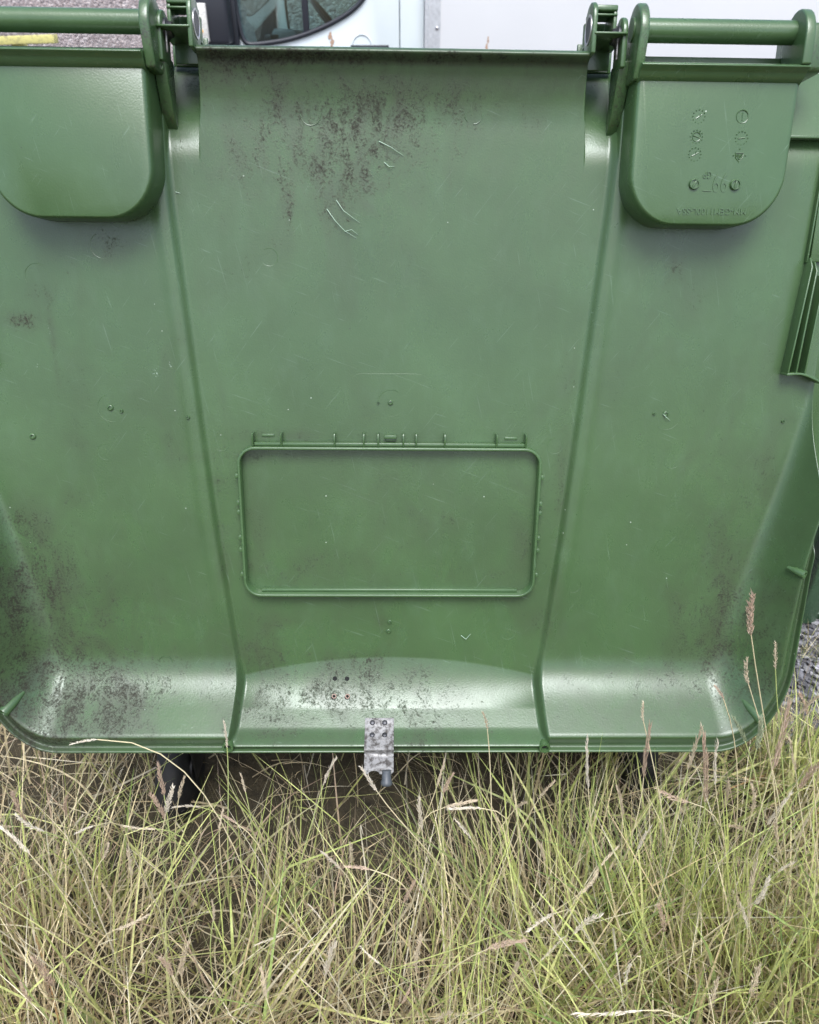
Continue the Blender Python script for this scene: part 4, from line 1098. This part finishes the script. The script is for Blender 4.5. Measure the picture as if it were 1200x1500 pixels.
# ================================================================== WHITE VAN
VY = 5.0
van = empty('white_van', (1.2, VY + 1.0, 0), 'white van with a box body, parked side on behind the green bin', 'van')
TV = Matrix.Translation((-1.2, -VY - 1.0, 0))

def plate(outer, holes, y0, y1):
    """flat panel in the x-z plane with holes, given thickness from y0 to y1"""
    bm = bmesh.new()
    es = []
    for loop in [outer] + holes:
        vv = [bm.verts.new((x, y0, z)) for x, z in loop]
        for i in range(len(vv)):
            es.append(bm.edges.new((vv[i], vv[(i + 1) % len(vv)])))
    bmesh.ops.triangle_fill(bm, use_beauty=True, edges=es)
    r = bmesh.ops.extrude_face_region(bm, geom=bm.faces[:])
    for g in r['geom']:
        if isinstance(g, bmesh.types.BMVert):
            g.co.y = y1
    mb = MB()
    bm.verts.index_update()
    mb.v = [tuple(v.co) for v in bm.verts]
    mb.f = [tuple(v.index for v in f.verts) for f in bm.faces]
    bm.free()
    return mb

def smooth_loop(pts, it=2):
    for _ in range(it):
        q = []
        for i in range(len(pts)):
            a, b = Vector(pts[i]), Vector(pts[(i + 1) % len(pts)])
            q += [tuple(a * .75 + b * .25), tuple(a * .25 + b * .75)]
        pts = q
    return pts

win = smooth_loop([(-.975, 1.60), (-.965, 1.37), (-.945, 1.262), (-.86, 1.262), (-.66, 1.288), (-.46, 1.352), (-.31, 1.425), (-.235, 1.50), (-.20, 1.62), (-.19, 1.86), (-.26, 1.905), (-.62, 1.915), (-.80, 1.86), (-.90, 1.75)], 2)
door_o = [(-1.02, .42), (-.058, .42), (-.058, 1.93), (-.12, 1.985), (-.70, 1.985), (-.93, 1.78), (-1.03, 1.56), (-1.04, 1.2)]
for (nm, ya, yb, out) in (('door', VY, VY + .05, -1), ('door', VY + 1.95, VY + 2.0, 1)):
    dr = plate(door_o, [win], ya, yb).build(nm, M['white_paint'], van, TV, bevel=.004)
    ym = VY + .022 if out < 0 else VY + 1.978
    plate(smooth_loop(win, 1), [], ym, ym + .004).build('glass', M['glass'], dr)
    yo = VY - .004 if out < 0 else VY + 2.004
    ring = [(x, yo, z) for x, z in win]
    MB().tube(ring + [ring[0], ring[1]], .0125, 8, False).build('window_seal', M['van_black'], dr)
    if out < 0:
        MB().box(-.604, -.570, ym - .012, ym + .016, 1.27, 1.93).build('window_divider', M['van_black'], dr, bevel=.003)
        MB().lathe((-.272, VY - .001, 1.256), (0, -1, 0), [(.060, -.02), (.060, .002), (.054, .004), (.045, -.004)], 24).build('handle_cup', M['white_paint'], dr)
        hb = MB().box(-.335, -.118, VY - .036, VY - .014, 1.236, 1.260)
        hb.box(-.330, -.30, VY - .02, VY + .002, 1.240, 1.256).box(-.15, -.122, VY - .02, VY + .002, 1.240, 1.256)
        hb.build('handle', M['van_black'], dr, bevel=.004)
        # two brown marks on the paint
        mk = MB()
        for (x, z, sx, sz) in ((-.452, 1.302, .014, .022), (-.440, 1.275, .017, .018), (-.446, 1.245, .012, .022), (-.430, 1.222, .010, .014)):
            mk.add([(x + sx * math.cos(q) * random.uniform(.5, 1.1), VY - .0015, z + sz * math.sin(q) * random.uniform(.5, 1.1)) for q in [i * math.pi / 6 for i in range(12)]], [tuple(range(12))])
        mk.build('rust_mark', M['rust'], dr)

# cab shell: lower side, bonnet, pillars, roof, nose
def cab():
    body = MB()
    prof = [(-2.02, .42), (-2.06, .62), (-2.00, .80), (-1.93, .92), (-1.80, .99), (-1.48, 1.07), (-1.36, 1.12), (-1.055, 1.14), (-1.055, .42)]
    body.prism(prof, 1, VY + .03, VY + 1.97)
    b = body.build('cab_nose', M['white_paint'], van, TV, bevel=.025, segs=3)
    MB().box(-.054, .083, VY + .004, VY + 1.996, .42, 2.02).build('rear_pillar_panel', M['white_paint'], van, TV, bevel=.006)
    MB().add([(-.92, VY + .03, 1.99), (.08, VY + .03, 1.99), (.08, VY + 1.97, 1.99), (-.92, VY + 1.97, 1.99), (-.72, VY + .14, 2.10), (.08, VY + .14, 2.12), (.08, VY + 1.86, 2.12), (-.72, VY + 1.86, 2.10)],
             [(0, 3, 2, 1), (4, 5, 6, 7), (0, 1, 5, 4), (1, 2, 6, 5), (2, 3, 7, 6), (3, 0, 4, 7)]).build('cab_roof', M['white_paint'], van, TV, bevel=.02)
    for y in (VY + .03, VY + 1.90):
        MB().add([(x, y + dy, z) for dy in (0, .07) for x, z in ((-1.22, 1.12), (-1.045, 1.12), (-1.04, 1.56), (-.93, 1.79), (-.70, 2.0), (-.80, 2.0), (-.99, 1.84), (-1.09, 1.58))],
                 [tuple(range(8)), tuple(range(15, 7, -1))] + [(i, (i + 1) % 8, 8 + (i + 1) % 8, 8 + i) for i in range(8)]).build('front_pillar', M['van_black'], van, TV, bevel=.004)
    ws = MB().add([(-1.20, VY + .1, 1.13), (-1.20, VY + 1.9, 1.13), (-.80, VY + 1.9, 1.99), (-.80, VY + .1, 1.99)], [(0, 1, 2, 3)])
    ws.build('windscreen', M['glass'], van, TV)
    for y in (VY + .22, VY + 1.48):
        MB().add([(-2.035, y, .66), (-2.035, y + .30, .66), (-1.965, y + .30, .86), (-1.965, y, .86), (-1.95, y, .66), (-1.95, y + .30, .66), (-1.90, y + .30, .86), (-1.90, y, .86)],
                 [(0, 1, 2, 3), (7, 6, 5, 4), (0, 4, 5, 1), (1, 5, 6, 2), (2, 6, 7, 3), (3, 7, 4, 0)]).build('headlight', M['lens'], van, TV, bevel=.01)
    MB().box(-2.12, -1.98, VY + .02, VY + 1.98, .30, .56).build('bumper', M['van_black'], van, TV, bevel=.03)
    d = MB().prism([(-1.18, .95), (-1.18, 1.17), (-1.02, 1.26), (-.82, 1.25), (-.70, 1.16), (-.68, .95)], 1, VY + .07, VY + 1.93).build('dashboard', M['dash'], van, TV, bevel=.02)
    MB().prism([(-1.00, 1.255), (-.95, 1.345), (-.80, 1.335), (-.76, 1.25)], 1, VY + 1.18, VY + 1.62).build('instrument_hood', M['dash'], d, bevel=.015)
    MB().box(-.93, -.78, VY + .30, VY + .55, 1.256, 1.262).build('paper_sheet', M['paper'], d)
    MB().box(-.95, -.90, VY + .75, VY + 1.05, 1.25, 1.31).build('air_vent', M['van_black'], d, bevel=.01)
    sw_ = MB().ring((-.56, VY + 1.42, 1.36), .20, .016, Vector((.75, 0, .65)), 36, 8)
    sw_.tube([(-.70, VY + 1.42, 1.22), (-.565, VY + 1.42, 1.355)], .035, 10)
    for q in (0.4, 2.7, 4.7):
        ax = Vector((.75, 0, .65)).normalized(); x = ax.orthogonal().normalized(); y = ax.cross(x)
        sw_.tube([Vector((-.56, VY + 1.42, 1.36)), Vector((-.56, VY + 1.42, 1.36)) + (x * math.cos(q) + y * math.sin(q)) * .195], .014, 6)
    sw_.build('steering_wheel', M['van_black'], van, TV)
    for y in (VY + .15, VY + .62, VY + 1.2):
        s_ = MB().box(-.50, .0, y, y + .44, .80, .95).build('seat', M['seat'], van, TV, bevel=.03)
        MB().add([(-.06, y, .93), (.045, y, .93), (.045, y + .44, .93), (-.06, y + .44, .93), (-.02, y + .03, 1.50), (.05, y + .03, 1.50), (.05, y + .41, 1.50), (-.02, y + .41, 1.50)],
                 [(0, 3, 2, 1), (4, 5, 6, 7), (0, 1, 5, 4), (1, 2, 6, 5), (2, 3, 7, 6), (3, 0, 4, 7)]).build('backrest', M['seat'], s_, bevel=.02)
    # mirror on the near door
    m = MB().box(-1.150, -.985, VY - .20, VY - .045, 1.262, 1.62).build('door_mirror', M['van_black'], van, TV, bevel=.02)
    MB().box(-1.05, -.965, VY - .05, VY + .004, 1.20, 1.66).build('mirror_mount', M['van_black'], m, bevel=.01)
    MB().box(-1.12, -.98, VY - .14, VY - .02, 1.205, 1.262).build('mirror_arm', M['van_black'], m, bevel=.01)
    il = MB().box(-1.160, -1.092, VY - .222, VY - .192, 1.275, 1.452).build('indicator_lens', M['lens'], m, bevel=.006)
    MB().lathe((-1.128, VY - .2222, 1.325), (0, -1, 0), [(.011, 0), (.008, .002)], 12).build('amber_bulb', M['amber'], il)
    for y in (VY + .05, VY + 1.75):
        for x in (-1.45, 2.9):
            wh = MB().lathe((x, y, .33), (0, 1, 0), [(.20, 0), (.31, 0), (.33, .03), (.33, .17), (.31, .20), (.20, .20)], 32).build('wheel', M['black'], van, TV)
            MB().lathe((x, y - .004, .33), (0, 1, 0), [(.05, .02), (.19, .0), (.20, .03), (.20, .17), (.19, .208), (.05, .19)], 28).build('rim', M['alu'], wh)
    bx = MB().box(.0855, 4.25, VY - .055, VY + 2.055, .80, 3.05).build('box_body', M['box_white'], van, TV, bevel=.006)
    for x in (.084, 4.165):
        for (ya, yb) in ((VY - .060, VY - .0556), (VY + 2.0556, VY + 2.060)):
            tr = MB().box(x, x + .088, ya, yb, .80, 3.05).build('corner_trim', M['trim'], bx, bevel=.0015)
            if ya < VY:
                MB().box(x + .0005, x + .020, ya - .006, ya + .001, .80, 3.05).build('trim_bead', M['trim'], tr, bevel=.002)
                for k in range(14):
                    MB().lathe((x + .070, ya - .0005, .875 + k * .155), (0, -1, 0), [(.0105, 0), (.0095, .003), (.004, .0055)], 12).build('rivet', M['alu'], tr)
    MB().box(.2, 4.2, VY + .25, VY + 1.75, .52, .80).build('chassis', M['van_black'], van, TV)
    mk = MB()
    for (x, z, sx, sz) in ((.437, 1.250, .010, .022), (.443, 1.285, .007, .018)):
        mk.add([(x + sx * math.cos(q) * random.uniform(.5, 1.1), VY - .0565, z + sz * math.sin(q) * random.uniform(.6, 1.1)) for q in [i * math.pi / 6 for i in range(12)]], [tuple(range(12))])
    mk.build('rust_mark', M['rust'], bx)
cab()

# ================================================================== SECOND GREEN BIN, a sliver beyond the lid's right edge
sb = empty('wheelie_bin', (1.36, 1.83, 0), 'second green bin on the gravel, mostly hidden behind the open lid', 'wheelie bin')
def second_bin():
    rings = [rect_ring(.335, -.33, .30, .0, .03), rect_ring(.342, -.337, .305, .028, .03), rect_ring(.335, -.33, .30, .034, .03), rect_ring(.38, -.37, .33, .92, .05), rect_ring(.41, -.40, .35, .93, .05), rect_ring(.41, -.40, .35, .98, .05)]
    n = len(rings[0])
    vs = [p for r in rings for p in r]
    fs = [(i * n + k, i * n + (k + 1) % n, (i + 1) * n + (k + 1) % n, (i + 1) * n + k) for i in range(len(rings) - 1) for k in range(n)]
    fs += [tuple(range(n - 1, -1, -1)), tuple((len(rings) - 1) * n + k for k in range(n))]
    MB().add(vs, fs).build('body', M['green2'], sb)
    for x0, x1 in ((-.332, -.285), (.285, .332)):
        vsb = [(x0, -.352, .004), (x1, -.352, .004), (x1 * 1.12, -.392, .90), (x0 * 1.12, -.392, .90), (x0, -.31, .004), (x1, -.31, .004), (x1 * 1.12, -.35, .90), (x0 * 1.12, -.35, .90)]
        MB().add(vsb, [(0, 1, 2, 3), (7, 6, 5, 4), (0, 4, 5, 1), (1, 5, 6, 2), (2, 6, 7, 3), (3, 7, 4, 0)]).build('corner_rib', M['green2'], sb, bevel=.006)
    MB().prism([(-.42, .982), (-.42, 1.0), (-.2, 1.05), (.2, 1.05), (.37, 1.0), (.37, .982)], 0, -.42, .42).build('lid', M['green2'], sb, bevel=.01)
    for x in (-.30, .25):
        wl = MB().lathe((x, .33, .10), (1, 0, 0), [(.04, 0), (.09, 0), (.10, .01), (.10, .04), (.09, .05), (.04, .05)], 24).build('wheel', M['black'], sb)
    MB().tube([(-.2, .40, .97), (.2, .40, .97)], .014, 10).build('handle', M['green2'], sb)
second_bin()

# ================================================================== GRAVEL STONES
ico = bmesh.new(); bmesh.ops.create_icosphere(ico, subdivisions=1, radius=1)
ICO_V = np.array([v.co[:] for v in ico.verts]); ICO_F = np.array([[v.index for v in f.verts] for f in ico.faces]); ico.free()
def stones(n):
    ex, ey = np.array([p[0] for p in edge]), np.array([p[1] for p in edge])
    x = RNG.uniform(.45, 1.9, n * 2); y = .85 + (RNG.random(n * 2) ** 1.3) * 1.9
    lim = np.interp(x, ex, ey) + RNG.normal(0, .05, n * 2)
    k = y > lim - .02
    x, y = x[k][:n], y[k][:n]
    n = len(x)
    s = np.exp(RNG.normal(math.log(.0062), .38, n))
    sc = np.stack([s * RNG.uniform(.7, 1.4, n), s * RNG.uniform(.6, 1.1, n), s * RNG.uniform(.45, .85, n)], -1)
    a = RNG.uniform(0, 2 * np.pi, n)
    P = ICO_V[None] * (1 + RNG.uniform(-.28, .28, (n, len(ICO_V), 1))) * sc[:, None]
    tl = RNG.normal(0, .35, n)[:, None]
    z = P[..., 2] + tl * P[..., 0]
    c, s_ = np.cos(a)[:, None], np.sin(a)[:, None]
    X = c * P[..., 0] - s_ * P[..., 1] + x[:, None]; Y = s_ * P[..., 0] + c * P[..., 1] + y[:, None]
    Z = z + .004 + RNG.uniform(.001, .009, n)[:, None]
    V = np.stack([X, Y, Z], -1).reshape(-1, 3)
    F = (ICO_F[None] + (np.arange(n) * len(ICO_V))[:, None, None]).reshape(-1, 3)
    g = np.exp(RNG.normal(math.log(.145), .55, n))
    t = np.stack([g * 1.0, g * .985, g * RNG.uniform(1.0, 1.12, n), np.ones(n)], -1)
    t = np.repeat(np.clip(t, 0.02, .6), len(ICO_V), 0)
    me = np_mesh('gravel', V, F, False, t)
    tag(link('gravel', me, M['stone']), kind='stuff')
stones(11000)

# ================================================================== GRASS
def unit(v):
    return v / (np.linalg.norm(v, axis=-1, keepdims=True) + 1e-9)

def ribbons(base, d0, bend, length, width, col, segs, broken=0.0):
    """base n3, d0 n3 unit, bend n3 (added quadratically), returns verts, quads, tint"""
    n = len(base)
    t = np.linspace(0, 1, segs + 1)[None, :, None]
    P = base[:, None] + length[:, None, None] * (d0[:, None] * t + bend[:, None] * t ** 2)
    T = d0[:, None] + 2 * bend[:, None] * t
    if broken:                          # some are snapped over part of the way up
        kd = unit(np.stack([RNG.normal(size=n), RNG.normal(size=n), RNG.uniform(-1.6, -.2, n)], -1)) * ((RNG.random(n) < broken) * RNG.uniform(.6, 1.6, n))[:, None]
        tk = RNG.uniform(.45, .8, n)[:, None, None]
        P = P + length[:, None, None] * kd[:, None] * np.clip(t - tk, 0, None)
        T = T + kd[:, None] * (t > tk)
    rv = RNG.normal(size=(n, 1, 3))
    S = np.cross(T, rv)
    S /= np.linalg.norm(S, axis=-1, keepdims=True) + 1e-9
    wt = width[:, None, None] * np.clip(1.0 - t ** 2.2 * .93, .06, 1) * .5
    P[..., 2] = np.maximum(P[..., 2], .004 + .012 * RNG.random((n, 1)))
    A, B = P - S * wt, P + S * wt
    V = np.stack([A, B], 2).reshape(-1, 3)
    k = np.arange(segs)[None]; b = (np.arange(n) * (segs + 1) * 2)[:, None]
    Q = np.stack([b + 2 * k, b + 2 * k + 1, b + 2 * k + 3, b + 2 * k + 2], -1).reshape(-1, 4)
    fade = np.linspace(0, 1, segs + 1)[None, :, None]
    C = col[:, None, :3] * np.ones((1, segs + 1, 1))
    root = col[:, None, 3:6]
    C = root * (1 - fade) ** 1.3 + C * (1 - (1 - fade) ** 1.3)
    C = np.concatenate([C, np.ones((n, segs + 1, 1))], -1)
    C = np.repeat(C, 2, 1).reshape(-1, 4)
    return V, Q, C

PAL = {
    'straw': [(.78, .66, .41), (.82, .71, .48), (.62, .50, .30), (.84, .76, .58), (.72, .60, .37)],
    'pale': [(.66, .60, .42), (.60, .55, .33), (.70, .64, .50)],
    'pink': [(.44, .31, .22), (.50, .37, .27), (.36, .25, .17)],
    'green': [(.20, .31, .085), (.27, .38, .11), (.34, .45, .15), (.15, .24, .07)],
    'lime': [(.58, .64, .21), (.68, .69, .29), (.50, .58, .18)],
    'dull': [(.44, .35, .21), (.50, .41, .26), (.34, .265, .155)],
    'rusty': [(.45, .25, .08), (.40, .22, .08)],
}
def colours(n, mix, roots=None):
    names = list(mix); p = np.array([mix[k] for k in names]); p = p / p.sum()
    pick = RNG.choice(len(names), n, p=p)
    out = np.zeros((n, 6))
    for i, nm in enumerate(names):
        m = pick == i
        c = np.array(PAL[nm])[RNG.integers(0, len(PAL[nm]), m.sum())]
        c = c * np.exp(RNG.normal(0, .16, (m.sum(), 1)))
        out[m, :3] = c
        r = np.array(PAL['straw'])[RNG.integers(0, 5, m.sum())] * .8
        out[m, 3:] = r * .5 + c * .5
    return out

def field(n, clump=.0, yb=(-.25, 1.30), xb=(-1.35, 1.7)):
    """root points over the verge, denser where the photograph looks; stops at the gravel"""
    ex, ey = np.array([p[0] for p in edge]), np.array([p[1] for p in edge])
    X, Y = [], []
    tot = 0
    while tot < n:
        x = RNG.uniform(*xb, n); y = RNG.uniform(*yb, n)
        if clump:
            cx, cy = RNG.uniform(*xb, n // 14 + 1), RNG.uniform(*yb, n // 14 + 1)
            w = RNG.integers(0, len(cx), n)
            k = RNG.random(n) < clump
            x = np.where(k, cx[w] + RNG.normal(0, .025, n), x); y = np.where(k, cy[w] + RNG.normal(0, .025, n), y)
        lim = np.interp(x, ex, ey)
        keep = (y < lim + RNG.normal(0, .03, n)) & ((np.abs(x) < .42 + .62 * np.maximum(y, .1)) | (RNG.random(n) < .3))
        X.append(x[keep]); Y.append(y[keep]); tot += keep.sum()
    return np.concatenate(X)[:n], np.concatenate(Y)[:n]

def under_lid(x, y):
    """grass is pressed down beneath the bin"""
    return (np.abs(x) < .62) & (y > .78)

def grass_layer(name, n, mix, lmin, lmax, lean, bendk, droop, wid, segs, clump, zoff=0.0, yb=(-.25, 1.30), jitter=.5, xb=(-1.35, 1.7), short=.30, cap=.36):
    x, y = field(n, clump, yb, xb)
    thin = ~((under_lid(x, y) | ((y > .75) & (x < .70))) & (RNG.random(n) < .80))      # bare and trodden in the bin's shade
    thin &= ~((y > .55) & (x > -.36) & (x < .26) & (RNG.random(n) < .55))
    thin &= ~((y > .52) & (np.abs(x + .40) < .10) & (RNG.random(n) < .5))
    x, y = x[thin], y[thin]; n = len(x)
    a = RNG.uniform(0, 2 * np.pi, n)
    ln = np.abs(RNG.normal(0, lean, n))
    # neighbours lean together, as wind and feet have left them
    fa = 2.2 * np.sin(x * 7.1 + 1.3) + 1.9 * np.cos(y * 8.3 - x * 3.1) + 1.2 * np.sin(x * 17 - y * 13)
    fl = .22 + .16 * np.sin(x * 11 + y * 9)
    d = unit(np.stack([np.cos(a) * ln + fl * np.cos(fa), np.sin(a) * ln + fl * .6 * np.sin(fa), np.ones(n)], -1))
    h = RNG.normal(0, jitter, n) + np.where(RNG.random(n) < .6, fa, a)
    b = np.stack([np.cos(h), np.sin(h), np.zeros(n)], -1) * RNG.uniform(.0, bendk, n)[:, None]
    b[:, 2] = -RNG.uniform(0, droop, n)
    L = RNG.uniform(lmin, lmax, n)
    # lower under the lid, and just before its rim, and towards the gravel
    L = np.where(under_lid(x, y), np.minimum(L, short), L)
    L = np.where((np.abs(x + .40) < .17) & (y > .80), np.minimum(L, .15), L)
    L = np.where((y > .60) & (y <= .78) & (np.abs(x) < .60), np.minimum(L, cap), L)
    g = np.clip((np.interp(x, [p[0] for p in edge], [p[1] for p in edge]) - y) / .22, .45, 1)
    L = L * np.where(x > .55, g, 1)
    base = np.stack([x, y, RNG.uniform(0, zoff, n) if zoff else np.zeros(n)], -1)
    # keep tops behind the rim from poking through the lid
    top = base + L[:, None] * (d + b)
    lidy = 1.0955 - .3025 * (1.2993 - top[:, 2]) - .085
    bad = (top[:, 2] > .36) & (np.abs(top[:, 0]) < .62) & (top[:, 1] > lidy - .01)
    L = np.where(bad, L * .6, L)
    V, Q, C = ribbons(base, d, b, L, wid[0] * .8 + (wid[1] * 1.25 - wid[0] * .8) * RNG.random(n) ** 2.2, colours(n, mix), segs, .14)
    me = np_mesh(name, V, Q, True, C)
    return tag(link(name, me, M['blade']), kind='stuff')

grass_layer('dead_grass_mat', 11500, {'straw': 6, 'dull': 2.4, 'pink': 1.8, 'rusty': .3}, .10, .28, 1.5, .9, .55, (.0015, .0038), 6, .3, .07)
grass_layer('dry_grass', 8500, {'straw': 6, 'pink': 1.6, 'dull': .5}, .18, .40, .45, .40, .20, (.0016, .0034), 7, .6)
grass_layer('green_grass', 3000, {'green': 2, 'lime': 6, 'straw': 1.5}, .20, .42, .28, .20, .08, (.0026, .0052), 7, .85)
grass_layer('fine_stems', 2600, {'straw': 4, 'lime': 6, 'pink': 1.0}, .30, .50, .32, .10, .03, (.0021, .0036), 6, .5)
grass_layer('long_pale_stems', 1300, {'pale': 5, 'lime': 2}, .26, .48, .75, .14, .06, (.0025, .0042), 7, .2)
grass_layer('tall_rim_grass', 800, {'lime': 6, 'pale': 2, 'straw': 2}, .34, .48, .32, .14, .04, (.0024, .0042), 7, .7, xb=(-.95, 1.0), yb=(.48, .70), cap=.47)
grass_layer('green_grass', 3000, {'green': 2.5, 'lime': 6}, .22, .46, .30, .22, .07, (.0028, .0058), 7, .85, xb=(.08, 1.3), yb=(.0, 1.0))
grass_layer('weed_leaves', 60, {'green': 5, 'lime': 1}, .05, .11, 1.0, .3, .3, (.014, .026), 7, .6)
grass_layer('broad_leaves', 160, {'green': 4, 'lime': 2}, .12, .28, .7, .5, .3, (.006, .011), 7, .2)
# sparse tufts out on the gravel
def tufts():
    cx, cy = RNG.uniform(.75, 1.5, 26), RNG.uniform(1.02, 1.75, 26)
    k = RNG.integers(0, 26, 500)
    n = 500
    x, y = cx[k] + RNG.normal(0, .018, n), cy[k] + RNG.normal(0, .018, n)
    a = RNG.uniform(0, 6.28, n); ln = np.abs(RNG.normal(0, .8, n))
    d = unit(np.stack([np.cos(a) * ln, np.sin(a) * ln, np.ones(n)], -1))
    b = np.stack([np.cos(a), np.sin(a), -np.ones(n)], -1) * RNG.uniform(0, .4, n)[:, None]
    V, Q, C = ribbons(np.stack([x, y, np.full(n, .006)], -1), d, b, RNG.uniform(.04, .13, n), RNG.uniform(.001, .002, n), colours(n, {'straw': 5, 'lime': 3, 'green': 1}), 5)
    tag(link('gravel_tufts', np_mesh('gravel_tufts', V, Q, True, C), M['blade']), kind='stuff')
tufts()

# ================================================================== SEED HEADS: each stalk is a thing
def head_mesh(seed, fluffy):
    r = random.Random(seed)
    mb = MB()
    bx, by = r.uniform(-.22, .22), r.uniform(-.22, .22)
    loose = r.uniform(.8, 1.35)
    mb.tube([(bx * q * q, by * q * q, q * .95) for q in (0, .25, .5, .75, 1)], .010, 4)
    n = 120 if fluffy else 90
    for i in range(n):
        h = (i + r.random()) / n
        env = math.sin(math.pi * min(1, (h * .86 + .12))) ** .7
        env *= 1 - .35 * h
        q = r.uniform(0, 6.283)
        rad = (.085 if fluffy else .058) * loose * env * r.uniform(.45, 1.1)
        p = Vector((math.cos(q) * rad * .5 + bx * h * h, math.sin(q) * rad * .5 + by * h * h, h * .93))
        o = Vector((math.cos(q), math.sin(q), 0))
        dr = (o * r.uniform(.12, .55) + Vector((0, 0, 1))).normalized()
        ln = r.uniform(.07, .16) * (1.15 if fluffy else 1)
        wd = r.uniform(.007, .014)
        s = dr.cross(Vector((r.random() - .5, r.random() - .5, r.random() - .5))).normalized()
        s2 = dr.cross(s)
        m = p + dr * ln * .4
        vs = [p] + [m + (s * math.cos(t) + s2 * math.sin(t)) * wd for t in (0, 2.1, 4.2)] + [p + dr * ln]
        mb.add(vs, [(0, 1, 2), (0, 2, 3), (0, 3, 1), (4, 2, 1), (4, 3, 2), (4, 1, 3)])
    me = bpy.data.meshes.new('seed_head')
    me.from_pydata(mb.v, [], mb.f)
    me.update()
    return me
HEADS = {}
for i, k in enumerate(('pale', 'pink', 'white', 'green')):
    HEADS[k] = []
    for j in range(9):
        me = head_mesh(100 * i + j, k in ('pink', 'green') or j % 3 == 2)
        me.materials.append(M['seed_' + k])
        HEADS[k].append(me)
GROUPS = {'pale': 'pale seeding grass stalks in the verge', 'pink': 'pinkish seeding grass stalks in the verge', 'white': 'bleached seeding grass stalks in the verge', 'green': 'greenish seeding grass stalks in the verge'}
def stalk(kind, g, b, t, label, grouped):
    g, b, t = Vector(g), Vector(b), Vector(t)
    root = empty('grass_stalk', g, label, 'grass stalk', GROUPS[kind] if grouped else 'tall grass heads standing in front of the lid and gravel')
    ax = t - b
    L = ax.length
    up = (b - g)
    # stem rises from the foot and runs into the axis of its head
    c1 = g + Vector((up.x * .25, up.y * .25, up.z * .45)); c2 = b - ax.normalized() * up.length * .28
    pts = []
    for i in range(11):
        s = i / 10
        pts.append(g * (1 - s) ** 3 + c1 * 3 * s * (1 - s) ** 2 + c2 * 3 * s * s * (1 - s) + b * s ** 3 - g)
    for p in pts:
        p.z = max(p.z, .003)
    MB().tube(pts, .00115, 5, True, .0007).build('stem', M['stem_green'] if (kind == 'green' or random.random() < .35) else M['stem_straw'], root)
    h = bpy.data.objects.new('seed_head', random.choice(HEADS[kind]))
    COL.objects.link(h)
    h.parent = root
    q = ax.to_track_quat('Z', 'Y')
    wsc = max(.032, min(L, .065)) * random.uniform(.6, 1.0)
    h.matrix_local = Matrix.Translation(b - g) @ q.to_matrix().to_4x4() @ Matrix.Rotation(random.uniform(0, 6.28), 4, 'Z') @ Matrix.Diagonal((wsc, wsc, L, 1))
for st in STALKS:
    stalk(*st)
